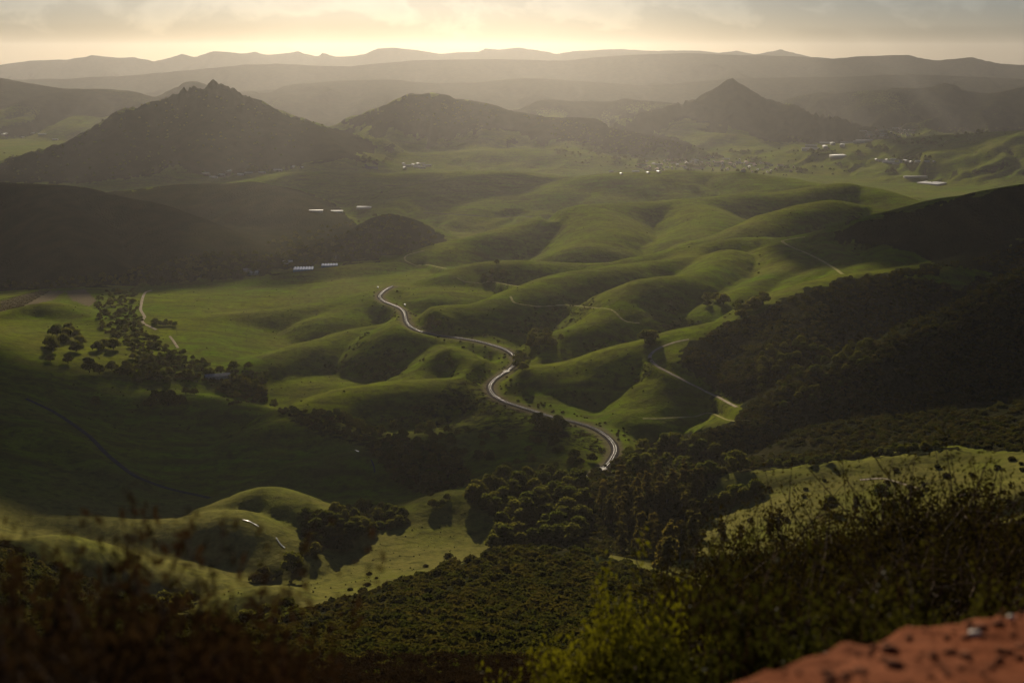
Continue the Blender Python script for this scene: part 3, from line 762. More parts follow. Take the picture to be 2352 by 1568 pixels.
for k, (nm, lb, fn) in enumerate(REGIONS):
    q = quads[region == k]
    if len(q) == 0: continue
    used, inv = np.unique(q, return_inverse=True)
    me = np_mesh(nm, flatv[used], inv.reshape(-1, 4), True)
    for an, arr in (('scrub', fs), ('bare', fb), ('dry', fd)):
        at = me.attributes.new(an, 'FLOAT', 'POINT')
        at.data.foreach_set('value', arr[used])
    me.normals_split_custom_set_from_vertices(flatn[used])
    link(nm, me, M_TERRAIN, kind='structure', label=lb)

# the land goes on past the modelled hills
me = np_mesh('ground', np.array([(-27000, -6000, -8), (27000, -6000, -8), (27000, 18800, -8), (-27000, 18800, -8)]), np.array([[0, 1, 2, 3]]))
link('ground', me, M_TERRAIN, kind='structure', label='low hazy plain beyond the hills')

# ------------------------------------------------------------------ haze
def box_mesh(name, x0, x1, y0, y1, z0, z1):
    v = np.array([(x, y, z) for z in (z0, z1) for y in (y0, y1) for x in (x0, x1)])
    f = np.array([[0, 2, 3, 1], [4, 5, 7, 6], [0, 1, 5, 4], [2, 6, 7, 3], [0, 4, 6, 2], [1, 3, 7, 5]])
    return np_mesh(name, v, f)
m_haze, nt, out = new_mat('haze_air')
pv = N(nt, 'ShaderNodeVolumePrincipled')
pv.inputs['Color'].default_value = (0.90, 0.85, 0.80, 1)
pv.inputs['Density'].default_value = 2.3e-5
pv.inputs['Anisotropy'].default_value = 0.70
pv.inputs['Density Attribute'].default_value = ''
pv.inputs['Temperature Attribute'].default_value = ''
nt.links.new(pv.outputs[0], out.inputs['Volume'])
link('haze', box_mesh('haze', -27300, 27300, -6300, 19100, -60, 812), m_haze, kind='stuff', label='pale sunlit haze filling the valley')

# ------------------------------------------------------------------ unseen clouds that shade parts of the land; some added to darken the haze
m_cloud = simple_mat('cloud_vapour', (0.8, 0.8, 0.8), 1.0, 0, 0.02, 0.004, 0.0)
def ico(sub):
    import bmesh
    bm = bmesh.new()
    bmesh.ops.create_icosphere(bm, subdivisions=sub, radius=1.0)
    v = np.array([q.co[:] for q in bm.verts]); f = np.array([[w.index for w in p.verts] for p in bm.faces])
    bm.free()
    return v, f
ICO1, ICO2, ICO3 = ico(1), ico(2), ico(3)

def cloud(ground, ax, ay, label, alt=1900.0, seed=1, dens=1.0, square=False, thick=1.0):
    r = np.random.default_rng(seed)
    g = np.array(ground, float)
    sd = np.array(SUN_DIR)
    c = g + sd * ((alt - g[2]) / sd[2])
    vs_, fs_ = [], []
    n = 0
    k = int(26 * dens) + 8
    for i in range(k):
        if square:
            px, py = r.uniform(-1, 1), r.uniform(-1, 1)
            q = max(abs(px), abs(py)) ** 2
        else:
            a, q = r.uniform(0, 2 * math.pi), math.sqrt(r.uniform(0, 1)) * 0.92
            px, py = q * math.cos(a), q * math.sin(a)
        rad = (0.30 - 0.17 * q) * r.uniform(0.8, 1.3)
        v, f = ICO3
        bump_ = 1 + 0.25 * perlin(v[:, 0] * 2 + i, v[:, 1] * 2 + v[:, 2] * 1.7, seed + i)
        w = v * bump_[:, None] * np.array([rad * ax, rad * ay, thick * (45 + 60 * (1 - q))])
        w[:, 2] = np.maximum(w[:, 2], -12 * thick)
        w += np.array([px * ax, py * ay, 0])
        vs_.append(w); fs_.append(f + n); n += len(v)
    o = link('cloud', np_mesh('cloud', np.vstack(vs_), np.vstack(fs_), True), m_cloud, kind='structure', label=label)
    o.location = c
    return o

def gp(u, v):
    p = hit(u, v)
    return p
cloud(W(-720, -310, 250), 560, 160, 'long unseen cloud added to shade the haze over the near hillside', seed=2, dens=3, square=True, thick=0.3)  # added out of view to keep sun off the near haze
cloud(W(780, -310, 250), 540, 160, 'long unseen cloud added to shade the haze behind the tall bushes', seed=22, dens=3, square=True, thick=0.3)  # its right-hand counterpart, also added to darken the near haze
cloud(W(-150, 590, 250), 1100, 125, 'thin unseen cloud strip added to shade air between knoll and nearest pasture', seed=12, dens=5, square=True, thick=0.3)  # made-up strip that thins the bright veil before the pastures
cloud(W(-760, 130, 250), 520, 270, 'unseen cloud beside the knoll, added to shade air by the nearest pasture', seed=14, dens=2, square=True, thick=0.3)  # added blocker: shades the air left of the sunlit knoll
cloud(W(800, 130, 250), 500, 270, 'unseen cloud beside the knoll, added to shade air over the wooded gully', seed=15, dens=2, square=True, thick=0.3)  # added blocker: shades the air right of the sunlit knoll
cloud(W(-560, 1075, 230), 250, 90, 'thin unseen cloud added to darken the foot of the creek slope', seed=16, dens=3, thick=0.3)  # put in above the frame to darken the lower left
cloud(W(-1500, 4650, 100), 1400, 480, 'flat unseen cloud added to darken the foot of the craggy mountain', seed=13, dens=3, thick=0.5)  # put in above the frame to dim the lit strip below
cloud(W(-900, 1360, 230), 560, 225, 'flat grey cloud shading the creek valley', seed=3, thick=0.3, dens=5, square=True)
cloud(W(-190, 1255, 220), 240, 125, 'small grey cloud shading the wooded creek', seed=4, thick=0.3, dens=2, square=True)
cloud(gp(200, 520), 850, 560, 'broad grey cloud shading the brushy hill', seed=5)
cloud(W(900, 1430, 300), 450, 260, 'grey cloud shading the steep dark hillside', seed=6, thick=0.3, dens=3)
cloud(gp(2250, 520), 420, 280, 'grey cloud shading the long brushy spine', seed=7)
cloud(gp(930, 430), 620, 380, 'grey cloud shading the middle of the valley', seed=8)
cloud(W(2700, 5700, 100), 900, 1000, 'wide cloud shading the hills beyond the reservoir', seed=9)

# ------------------------------------------------------------------ plants
def hit_many(u, v, dmin, dmax, steps=420):
    u, v = np.asarray(u, float), np.asarray(v, float)
    xc, yc = (u - 1176) / F, -(v - 784) / F
    ry, rz = CP + SP * yc, -SP + CP * yc
    found = np.zeros(len(u), bool)
    dist = np.zeros(len(u))
    ds = np.geomspace(dmin, dmax, steps)
    prev = ds[0]
    live = np.arange(len(u))
    for d in ds:
        t = d / ry[live]
        b = H + rz[live] * t < height(xc[live] * t, np.full(len(live), d))
        hitn = live[b]
        dist[hitn] = 0.5 * (prev + d)
        found[hitn] = True
        live = live[~b]
        prev = d
        if len(live) == 0: break
    dist *= 1 + 0.4 * (ds[1] / ds[0] - 1) * rng.uniform(-1, 1, len(u))
    x = xc * dist / np.maximum(ry, 1e-6)
    return np.stack([x, dist, height(x, dist)], -1)[found], found

def sample_poly(poly, n, gap=0.0):
    p = np.array(poly, float)
    lo, hi = p.min(0), p.max(0)
    out = []
    tries = 0
    while len(out) < n and tries < 200 * n + 2000:
        tries += 1
        q = rng.uniform(lo, hi)
        if not inside(poly, np.array([q[0]]), np.array([q[1]]))[0]: continue
        if gap and any((q[0] - o[0]) ** 2 + (1.8 * (q[1] - o[1])) ** 2 < gap * gap for o in out): continue
        out.append(q)
    return np.array(out)

def leaf_mat(name, a, b, trans=0.35, rough=0.6, spec=0.0, glow=(1.6, 1.7, 0.8)):
    """Foliage: leaf colour differs from plant to plant and from clump to clump; light passes through the leaves."""
    m, nt, out = new_mat(name)
    oi = N(nt, 'ShaderNodeObjectInfo')
    geo = N(nt, 'ShaderNodeNewGeometry')
    f = noise_fac(nt, geo.outputs['Position'], 0.35, 3, 0.3, 0.7)
    c = mix(nt, oi.outputs['Random'], a, b)
    c = mix(nt, f, mix(nt, 0.5, c, tuple(0.45 * x for x in a)), c)
    bs = N(nt, 'ShaderNodeBsdfPrincipled')
    nt.links.new(c, bs.inputs['Base Color'])
    bs.inputs['Roughness'].default_value = rough
    bs.inputs['Specular IOR Level'].default_value = spec
    tr = N(nt, 'ShaderNodeBsdfTranslucent')
    dk = mix(nt, 1.0, c, glow, 'MULTIPLY')
    nt.links.new(dk, tr.inputs['Color'])
    ms = N(nt, 'ShaderNodeMixShader')
    ms.inputs[0].default_value = trans
    nt.links.new(bs.outputs[0], ms.inputs[1])
    nt.links.new(tr.outputs[0], ms.inputs[2])
    nt.links.new(ms.outputs[0], out.inputs['Surface'])
    return m

M_OAK = leaf_mat('oak_leaves', (0.042, 0.052, 0.013), (0.085, 0.080, 0.022), 0.48, glow=(2.6, 2.5, 1.1))
M_GUM = leaf_mat('gum_leaves', (0.048, 0.048, 0.016), (0.085, 0.070, 0.024), 0.48, glow=(2.6, 2.3, 1.1))
M_BRUSH = leaf_mat('brush_leaves', (0.052, 0.055, 0.014), (0.090, 0.066, 0.020), 0.3)
M_DRY = leaf_mat('dry_brush_leaves', (0.034, 0.021, 0.010), (0.052, 0.032, 0.014), 0.25, 0.6, 0.0, (1.1, 1.0, 0.8))
M_COYOTE = leaf_mat('coyote_brush_leaves', (0.024, 0.018, 0.007), (0.036, 0.025, 0.008), 0.3, 0.5, 0.0)
M_LIME = leaf_mat('lime_leaves', (0.085, 0.078, 0.008), (0.11, 0.09, 0.011), 0.45, 0.55, 0.03)
M_SAGE = leaf_mat('sage_leaves', (0.026, 0.025, 0.007), (0.040, 0.035, 0.009), 0.38, 0.45, 0.015)
M_BARK = simple_mat('oak_bark', (0.06, 0.05, 0.04), 0.95, 0, 0.35, 3.0, 0.1)
M_GUMBARK = simple_mat('gum_bark', (0.16, 0.13, 0.10), 0.9, 0, 0.4, 1.5, 0.1)
M_TWIG = simple_mat('twig_bark', (0.09, 0.06, 0.04), 0.9, 0, 0.3, 12.0, 0.2)

def tubes(paths, sides=6):
    """Tapered tubes round polylines [(x, y, z, radius), ...]; quads."""
    V_, F_ = [], []
    n = 0
    for p in paths:
        p = np.asarray(p, float)
        k = len(p)
        t = np.gradient(p[:, :3], axis=0)
        t /= np.linalg.norm(t, axis=1, keepdims=True) + 1e-9
        ref = np.where(np.abs(t[:, 2:3]) > 0.9, np.array([[1.0, 0, 0]]), np.array([[0, 0, 1.0]]))
        a = np.cross(t, ref); a /= np.linalg.norm(a, axis=1, keepdims=True) + 1e-9
        b = np.cross(t, a)
        ang = np.linspace(0, 2 * math.pi, sides, endpoint=False)
        ring = p[:, None, :3] + p[:, None, 3:4] * (np.cos(ang)[None, :, None] * a[:, None] + np.sin(ang)[None, :, None] * b[:, None])
        V_.append(ring.reshape(-1, 3))
        for i in range(k - 1):
            for s in range(sides):
                F_.append([n + i * sides + s, n + i * sides + (s + 1) % sides, n + (i + 1) * sides + (s + 1) % sides, n + (i + 1) * sides + s])
        n += k * sides
    return np.vstack(V_), np.array(F_)

def leaf_quads(centres, size, r, long=1.3, up=0.0):
    n = len(centres)
    a = r.normal(size=(n, 3)); a[:, 2] += up
    a /= np.linalg.norm(a, axis=1, keepdims=True)
    b = r.normal(size=(n, 3))
    b -= a * (a * b).sum(1, keepdims=True)
    b /= np.linalg.norm(b, axis=1, keepdims=True)
    s = size * r.uniform(0.6, 1.35, (n, 1))
    a, b = a * s * long, b * s
    v = np.stack([centres - a, centres + b * 0.9, centres + a, centres - b * 0.9], 1).reshape(-1, 3)
    return v, np.arange(4 * n).reshape(n, 4)

def lobes_cloud(lobes, n, r, inner=0.55):
    L = np.array(lobes)
    w = (L[:, 3] * L[:, 4]) ; w = w / w.sum()
    k = r.choice(len(L), n, p=w)
    d = r.normal(size=(n, 3)); d /= np.linalg.norm(d, axis=1, keepdims=True)
    d[:, 2] = np.where(d[:, 2] < -0.35, -d[:, 2] * 0.6, d[:, 2])
    q = r.uniform(inner, 1.05, (n, 1)) ** 0.6
    return L[k, :3] + d * q * L[k][:, [3, 3, 4]]

def oak_meshes(seed, h=12.0, w=8.0, n=1500, size=0.6):
    r = np.random.default_rng(seed)
    lobes, limbs = [], []
    bend = r.normal(0, 0.4, 2)
    fork = 0.16 * h
    limbs.append([(0, 0, -0.6, 0.55), (bend[0] * .3, bend[1] * .3, fork * .6, 0.42), (bend[0], bend[1], fork, 0.38)])
    for i in range(13):
        a = i * 2.4 + r.uniform(-.4, .4)
        q = (0.0 if i == 0 else (0.45 if i < 5 else 0.8) * r.uniform(.8, 1.15)) * w * .62
        z = h * (0.72 if i == 0 else (0.62 if i < 5 else 0.36) + r.uniform(-.08, .08))
        rr = r.uniform(0.24, 0.36) * w
        lobes.append((q * math.cos(a), q * math.sin(a), z, rr, rr * 0.85))
        limbs.append([(bend[0], bend[1], fork * .95, 0.26), (q * .4 * math.cos(a), q * .4 * math.sin(a), (fork + z) * .5, 0.17), (q * .8 * math.cos(a), q * .8 * math.sin(a), z, 0.06)])
    tv, tf = tubes(limbs)
    lv, lf = leaf_quads(lobes_cloud(lobes, n, r, 0.4), size, r)
    return np_mesh('trunk', tv, tf), np_mesh('crown', lv, lf)

def gum_meshes(seed, h=30.0, n=1300, size=0.75):
    r = np.random.default_rng(seed)
    lobes, limbs = [], []
    lean = r.normal(0, 0.8, 2)
    limbs.append([(0, 0, -1, 0.7), (lean[0] * .4, lean[1] * .4, h * .35, 0.5), (lean[0], lean[1], h * .7, 0.28), (lean[0] * 1.2, lean[1] * 1.2, h * .95, 0.08)])
    for i in range(13):
        t = 0.22 + 0.74 * (i + r.random()) / 13
        a = i * 2.4 + r.uniform(-.5, .5)
        q = r.uniform(1.0, 4.2) * (1.15 - t)+ 1.0
        c = (lean[0] * t + q * math.cos(a), lean[1] * t + q * math.sin(a), h * t)
        rr = r.uniform(1.9, 3.3) * (1.25 - 0.55 * t)
        lobes.append((*c, rr, rr * 1.05))
        limbs.append([(lean[0] * t, lean[1] * t, h * t - 2.5, 0.16), (c[0], c[1], c[2], 0.05)])
    tv, tf = tubes(limbs)
    lv, lf = leaf_quads(lobes_cloud(lobes, n, r), size, r, 1.6, -0.4)
    return np_mesh('trunk', tv, tf), np_mesh('crown', lv, lf)

def brush_mesh(seed, n=110, size=0.24):
    r = np.random.default_rng(seed)
    lobes = [(0, 0, 0.35, 0.75, 0.55)] + [(0.55 * math.cos(a), 0.55 * math.sin(a), r.uniform(.15, .4), r.uniform(.3, .5), r.uniform(.3, .55)) for a in r.uniform(0, 6.28, 4)]
    v, f = leaf_quads(lobes_cloud(lobes, n, r, 0.7), size, r)
    v[:, 2] = np.maximum(v[:, 2], -0.3)
    return np_mesh('brush', v, f)

def pick(lst, r):
    return lst[int(r.integers(len(lst)))]

def proto(meshes, mats):
    for me, m in zip(meshes, mats):
        if not me.materials: me.materials.append(m)
    return meshes
OAKS = [proto(oak_meshes(100 + i, h, w), (M_BARK, M_OAK)) for i, (h, w) in enumerate([(12, 8), (10.5, 8.5), (13, 7.5), (9.5, 7), (11, 9)])]
GUMS = [proto(gum_meshes(200 + i, h), (M_GUMBARK, M_GUM)) for i, h in enumerate([30, 27, 33])]
SHRUBS = [proto((oak_meshes(300 + i, 5, 5.0, 700, 0.42)), (M_BARK, M_BRUSH)) for i in range(3)]

def plant(name, meshes, p, scale, rot, label, cat, group=None, squash=1.0):
    e = bpy.data.objects.new(name, None)
    e.empty_display_size = 1.0
    col.objects.link(e)
    e.location = (p[0], p[1], p[2] - 0.15 * scale)
    e.rotation_euler = (0, 0, rot)
    e.scale = (scale, scale, scale * squash)
    e['label'] = label; e['category'] = cat
    if group: e['group'] = group
    for nm, me in zip(('trunk', 'crown'), meshes):
        o = bpy.data.objects.new(nm, me)
        col.objects.link(o)
        o.parent = e
    return e

def grove(poly, n, gap, label, group, lib=OAKS, name='oak_tree', cat='oak tree', smin=0.9, smax=1.35, dr_=(600, 3000), big=1.35, squash=(0.85, 1.1)):
    uv = sample_poly(poly, n, gap)
    pts, _ = hit_many(uv[:, 0], uv[:, 1], *dr_)
    if not len(pts): return
    size = big * rng.uniform(smin, smax, len(pts))
    uu = project(pts[:, 0], pts[:, 1], pts[:, 2])[0]
    lab = [label] * len(pts)
    if len(pts) > 5:
        # the ones a viewer can single out: the two ends, the nearest, the farthest, the biggest
        for i, w in ((int(np.argmax(size)), 'the biggest there'), (int(np.argmax(pts[:, 1])), 'the farthest up'), (int(np.argmin(pts[:, 1])), 'the nearest'), (int(np.argmax(uu)), 'at its right end'), (int(np.argmin(uu)), 'at its left end')):
            lab[i] = label + ', ' + w
    elif len(pts) > 1:
        order = np.argsort(uu)
        for k, i in enumerate(order):
            lab[i] = label + ', ' + ('first', 'second', 'third', 'fourth', 'fifth')[k] + ' from the left'
    for p, s, lb in zip(pts, size, lab):
        plant(name, pick(lib, rng), p, s, rng.uniform(0, 6.28), lb, cat, group, rng.uniform(*squash))

def single(u, v, label, s=1.1, lib=OAKS, name='oak_tree', cat='oak tree', k=0, squash=1.0, dr_=(600, 3500)):
    pts, _ = hit_many([u], [v], *dr_)
    if len(pts):
        plant(name, lib[k % len(lib)], pts[0], s * (1.25 if lib is OAKS else 1.0), k * 1.3, label, cat, None, squash)

# oaks along the creek below the dirt road
grove([(218, 692), (245, 668), (318, 664), (318, 720), (335, 765), (400, 805), (480, 835), (490, 872), (310, 876), (300, 800), (232, 765)], 85, 12, 'dark oak in the creekside grove below the dirt road', 'creekside oaks below the dirt road', smin=.7, smax=1.2, big=1.0)
grove([(505, 845), (560, 838), (612, 862), (615, 915), (540, 932), (505, 890)], 15, 16, 'dark oak in the grove at the foot of the green knoll', 'oaks at the foot of the green knoll', smin=.9, big=1.0)
grove([(115, 775), (155, 765), (200, 785), (195, 806), (110, 808)], 9, 18, 'big dark oak in the clump under the sunlit knoll', 'oak clump under the sunlit knoll', smin=1.1, smax=1.5)
grove([(205, 800), (262, 796), (262, 806), (205, 812)], 3, 18, 'oak in the short row between knoll and creek', 'short oak row between knoll and creek')
grove([(190, 850), (295, 848), (295, 862), (192, 864)], 6, 18, 'oak in the row on the shaded slope above the bare pasture', 'oak row on the shaded slope')
grove([(338, 925), (412, 908), (414, 930), (342, 940)], 7, 15, 'oak in the clump on the shaded pasture rise', 'oak clump on the shaded rise')
single(116, 832, 'lone dark oak on the shaded slope, smaller of two', 0.8, k=1)
single(157, 835, 'lone dark oak on the shaded slope, larger of two', 1.0, k=2)
single(220, 930, 'lone broad oak on the shaded pasture', 1.1, k=3)
single(427, 905, 'small round oak beside its twin near the shaded rise', 0.75, k=0)
single(446, 906, 'small dark oak closest to the creekside grove below', 0.75, k=4)
grove([(345, 738), (365, 740), (420, 747), (400, 752), (360, 748)], 7, 9, 'low dark tree in the hedge across the flat pasture', 'hedge across the flat pasture', smin=0.55, smax=0.75)
# oaks on the pasture spurs
for i, (u, v, s) in enumerate([(1112, 640, 1.1), (1128, 648, 1.0), (1130, 632, 1.0), (1143, 638, 1.15), (1155, 630, 1.0), (1163, 636, .9)]):
    pts, _ = hit_many([u], [v], 1200, 3000)
    plant('oak_tree', OAKS[i % 5], pts[0], s, i, 'dark oak in the clump on the sunlit ridge', 'oak tree', 'oak clump on the sunlit ridge')
single(1141, 608, 'small oak standing alone on the ridge crest above the clump', 0.8, k=3)
grove([(1208, 785), (1255, 772), (1280, 778), (1278, 798), (1215, 805)], 8, 15, 'dark oak in the clump beside the rail loop gully', 'oak clump beside the rail loop')
single(1288, 782, 'small oak on the edge of the clump by the bright spur', 0.7, k=2)
grove([(1180, 820), (1205, 815), (1215, 850), (1190, 850)], 5, 13, 'oak in the dark clump inside the rail curve', 'oaks inside the rail curve', smin=.8, smax=1.0)
grove([(1475, 780), (1500, 772), (1510, 785), (1490, 795)], 3, 12, 'oak in the clump on the spur above the bend road', 'oaks above the bend road')
single(1550, 752, 'lone broad oak at the mouth of the shaded gully', 1.0, k=4)
grove([(1610, 690), (1660, 680), (1665, 700), (1620, 705)], 4, 16, 'oak in the shaded hollow of the grassy spurs', 'oaks in the shaded hollow', smin=.9)
grove([(1690, 715), (1740, 690), (1760, 700), (1700, 735)], 8, 13, 'oak along the gully between grass and brush', 'oaks along the gully', smin=.8)
grove([(985, 735), (1015, 742), (1010, 762), (980, 755)], 5, 13, 'oak in the dark clump above the railway cutting', 'oaks above the railway cutting', smin=.7, smax=.9)
grove([(1215, 975), (1290, 975), (1290, 1000), (1220, 1002)], 6, 17, 'oak in the clump below the railway straight', 'oaks below the railway straight', smin=.9)
grove([(1330, 1090), (1180, 1090), (1110, 1125), (1070, 1140), (1065, 1160), (1110, 1175), (1150, 1200), (1130, 1255), (1230, 1250), (1340, 1240), (1350, 1150)], 52, 22, 'oak in the wood between the bright field and the gum trees', 'oaks of the wood beside the bright field', smin=.95, smax=1.35)
grove([(700, 1180), (760, 1168), (880, 1162), (945, 1190), (948, 1206), (870, 1224), (770, 1258), (700, 1280), (690, 1240)], 40, 16, 'dark oak in the creek wood left of the bright field', 'oaks of the creek wood', smin=.75, smax=1.15, big=1.0)
grove([(570, 1330), (600, 1318), (650, 1312), (655, 1325), (580, 1338)], 5, 14, 'brown bush in the thicket at the stream corner', 'thicket at the stream corner', SHRUBS, 'bush', 'bush', 1.2, 1.7, big=1.0)
single(672, 1312, 'big rounded oak standing over the stream corner thicket', 1.35, k=2)
single(797, 1268, 'small dark oak on the edge of the bright field', .8, k=1)
grove([(985, 1160), (1030, 1145), (1040, 1160), (1000, 1168)], 4, 14, 'oak on the crest of the bright field, shadow beside it', 'oaks on the crest of the bright field', smin=.45, smax=.6)
# tall gum trees
grove([(1350, 1210), (1370, 1160), (1480, 1105), (1600, 1110), (1625, 1190), (1600, 1300), (1540, 1330), (1450, 1290)], 46, 20, 'tall gum tree in the stand at the edge of the wood', 'stand of tall gum trees', GUMS, 'gum_tree', 'gum tree', .8, 1.15, big=1.0)
grove([(1420, 1050), (1540, 1010), (1640, 1020), (1720, 1075), (1620, 1095), (1480, 1100)], 30, 20, 'oak in the wood under the dark hillside', 'oaks under the dark hillside', smin=.9)
grove([(1740, 1070), (1900, 1050), (2050, 1034), (2170, 1022), (2160, 1028), (1950, 1056), (1760, 1080)], 24, 15, 'oak in the dark row along the top of the grassy shelf', 'oaks along the grassy shelf', smin=.6, smax=.9, big=1.0)
single(1905, 1172, 'round dark oak alone on the floor of the grassy shelf', 1.0, k=2)
single(1962, 1185, 'slim upright gum beside the round oak on the shelf', .62, GUMS, 'gum_tree', 'gum tree', 0)
single(2025, 1150, 'broad dark oak behind the brown bushes on the shelf', 1.15, k=0)
single(1735, 1140, 'dense dark oak where the shelf meets the wood', 1.2, k=4)
grove([(1630, 1150), (1700, 1130), (1720, 1160), (1640, 1172)], 8, 17, 'oak in the sunlit clump beside the gum stand', 'sunlit oaks beside the gum stand')
grove([(1650, 1230), (1790, 1215), (1800, 1235), (1660, 1260)], 5, 22, 'ragged gum tree behind the brown foreground bushes', 'ragged gums behind the bushes', GUMS, 'gum_tree', 'gum tree', .5, .7, big=1.0)
grove([(350, 1385), (440, 1385), (430, 1412), (360, 1408)], 7, 15, 'dark oak at the lower corner of the near pasture', 'oaks at the lower corner of the near pasture', smin=.7, smax=1.0)
grove([(460, 1440), (560, 1420), (700, 1400), (720, 1425), (600, 1460), (480, 1470)], 22, 16, 'shaggy oak along the near edge of the bright pasture', 'oaks along the near edge of the pasture', smin=.55, smax=.8, dr_=(450, 1200))
for i, (u, v, s, lb) in enumerate([(1030, 1280, 1.3, 'round dark bush alone in the bright field'), (978, 1300, .7, 'small dark bush just below the round one in the bright field'), (848, 1318, .7, 'flat low bush in the lower field, higher of two'), (865, 1327, .45, 'tiny bush beside the flat one in the lower field'), (845, 1345, .9, 'spreading dark bush at the brushy corner of the field'), (805, 1355, .7, 'rounded bush at the tip of the field'), (690, 1178, .8, 'dark bush on the side of the green knob'), (735, 1178, .7, 'bush at the end of the green knob')]):
    single(u, v, lb, s, SHRUBS, 'bush', 'bush', i, 0.7)

# ------------------------------------------------------------------ brush and distant woods: uncounted cover, instanced on the slopes
def scatter(name, pts, scale, protos, label, squash=None):
    n = len(pts)
    me = bpy.data.meshes.new(name)
    me.vertices.add(n)
    me.vertices.foreach_set('co', np.asarray(pts, np.float32).ravel())
    for an, arr in (('size', scale), ('turn', rng.uniform(0, 6.28, n))):
        a = me.attributes.new(an, 'FLOAT', 'POINT')
        a.data.foreach_set('value', np.asarray(arr, np.float32))
    c = bpy.data.collections.new(name + '_kinds')
    for p in protos:
        c.objects.link(p)
    ng = bpy.data.node_groups.new(name, 'GeometryNodeTree')
    ng.interface.new_socket('Geometry', in_out='INPUT', socket_type='NodeSocketGeometry')
    ng.interface.new_socket('Geometry', in_out='OUTPUT', socket_type='NodeSocketGeometry')
    gi, go = ng.nodes.new('NodeGroupInput'), ng.nodes.new('NodeGroupOutput')
    ci = ng.nodes.new('GeometryNodeCollectionInfo')
    ci.inputs['Collection'].default_value = c
    ci.inputs['Separate Children'].default_value = True
    ci.inputs['Reset Children'].default_value = True
    iop = ng.nodes.new('GeometryNodeInstanceOnPoints')
    iop.inputs['Pick Instance'].default_value = True
    s = ng.nodes.new('GeometryNodeInputNamedAttribute'); s.data_type = 'FLOAT'; s.inputs['Name'].default_value = 'size'
    t = ng.nodes.new('GeometryNodeInputNamedAttribute'); t.data_type = 'FLOAT'; t.inputs['Name'].default_value = 'turn'
    cx = ng.nodes.new('ShaderNodeCombineXYZ')
    L = ng.links.new
    L(t.outputs[0], cx.inputs['Z'])
    L(gi.outputs[0], iop.inputs['Points'])
    L(ci.outputs[0], iop.inputs['Instance'])
    L(cx.outputs[0], iop.inputs['Rotation'])
    L(s.outputs[0], iop.inputs['Scale'])
    L(iop.outputs[0], go.inputs[0])
    o = link(name, me, None, None, kind='stuff', label=label)
    md = o.modifiers.new('scatter', 'NODES')
    md.node_group = ng
    return o

def proto_obj(me, m):
    o = bpy.data.objects.new('kind', me)
    if not me.materials: me.materials.append(m)
    return o

def cover_points(poly, n, d0, d1, thin=0.0):
    p = np.array(poly, float)
    uv = rng.uniform(p.min(0), p.max(0), (int(n * 2.2), 2))
    k = inside(poly, uv[:, 0], uv[:, 1])
    uv = uv[k][:n]
    pts, _ = hit_many(uv[:, 0], uv[:, 1], d0, d1, 500)
    return pts

BR = [proto_obj(brush_mesh(400 + i), M_BRUSH) for i in range(5)]
pts = cover_points([(-60, 1240), (20, 1252), (110, 1280), (200, 1315), (300, 1375), (400, 1416), (560, 1450), (640, 1424), (775, 1376), (1014, 1297), (1236, 1244), (1373, 1272), (1579, 1352), (2000, 1280), (2420, 1190), (2420, 1600), (-60, 1600)], 10000, 28, 770)
keep = (pts[:, 1] < 765)
pts = pts[keep]
sc = rng.uniform(0.7, 2.0, len(pts)) ** 1.5 * np.clip(pts[:, 1] / 260, 0.6, 1.6)
scatter('chaparral', pts, sc, BR, 'dense dark brush covering the near hillside and knoll')

pts = cover_points([(1580, 800), (1665, 745), (1720, 730), (1800, 690), (1950, 636), (2060, 622), (2250, 590), (2420, 545), (2420, 1040), (2180, 1026), (1900, 1060), (1700, 1080), (1560, 1010), (1690, 972), (1725, 925), (1645, 870), (1570, 832)], 7000, 990, 2000)
fsc = fan_lookup(scrub, rows, cols, pts[:, 0], pts[:, 1])
pts = pts[(fsc > 0.5) & (fbm(pts[:, 0] / 60, pts[:, 1] / 60, 3, 88) > -0.28)]
scatter('hillside_brush', pts, rng.uniform(1.6, 4.2, len(pts)), BR, 'dark brush cloaking the steep hillside')

OK_ = [proto_obj(OAKS[i][1], M_OAK) for i in range(5)]
wood = []
for poly, n, d0, d1 in [
        ([(1740, 815), (1850, 785), (2000, 795), (1985, 865), (1820, 955), (1750, 915)], 80, 1000, 2000),
        ([(0, 672), (0, 655), (200, 640), (300, 622), (440, 590), (560, 585), (700, 560), (850, 592), (770, 606), (640, 622), (560, 636), (300, 655)], 420, 2200, 3600),
        ([(600, 560), (700, 530), (850, 500), (900, 492), (1010, 548), (990, 572), (870, 596), (760, 590)], 200, 2400, 3400),
        ([(620, 935), (700, 945), (800, 955), (860, 992), (1000, 1022), (1060, 1062), (1080, 1110), (980, 1140), (900, 1100), (840, 1015), (700, 980)], 120, 1000, 1600),
        ([(860, 990), (1000, 960), (1100, 1000), (1240, 1010), (1380, 1050), (1340, 1085), (1180, 1085), (1080, 1060)], 60, 1050, 1500),
        ([(1290, 330), (1500, 325), (1700, 340), (1900, 345), (2000, 335), (2200, 330), (2352, 300), (2352, 290), (2000, 290), (2010, 330), (1900, 345), (1960, 400), (1800, 410), (1700, 400), (1500, 392), (1300, 380)], 260, 3800, 8500),
        ([(1190, 262), (1400, 290), (1580, 335), (1560, 348), (1400, 350), (1300, 330)], 200, 5000, 7000),
        ([(0, 345), (60, 335), (300, 250), (420, 205), (640, 260), (780, 300), (700, 350), (560, 395), (400, 400), (200, 415), (0, 415)], 260, 4300, 6300),
        ([(820, 270), (950, 216), (1100, 238), (1180, 258), (1100, 300), (900, 290)], 120, 5300, 6700)]:
    q = cover_points(poly, n, d0, d1)
    wood.append(q)
n_before = sum(len(q) for q in wood)
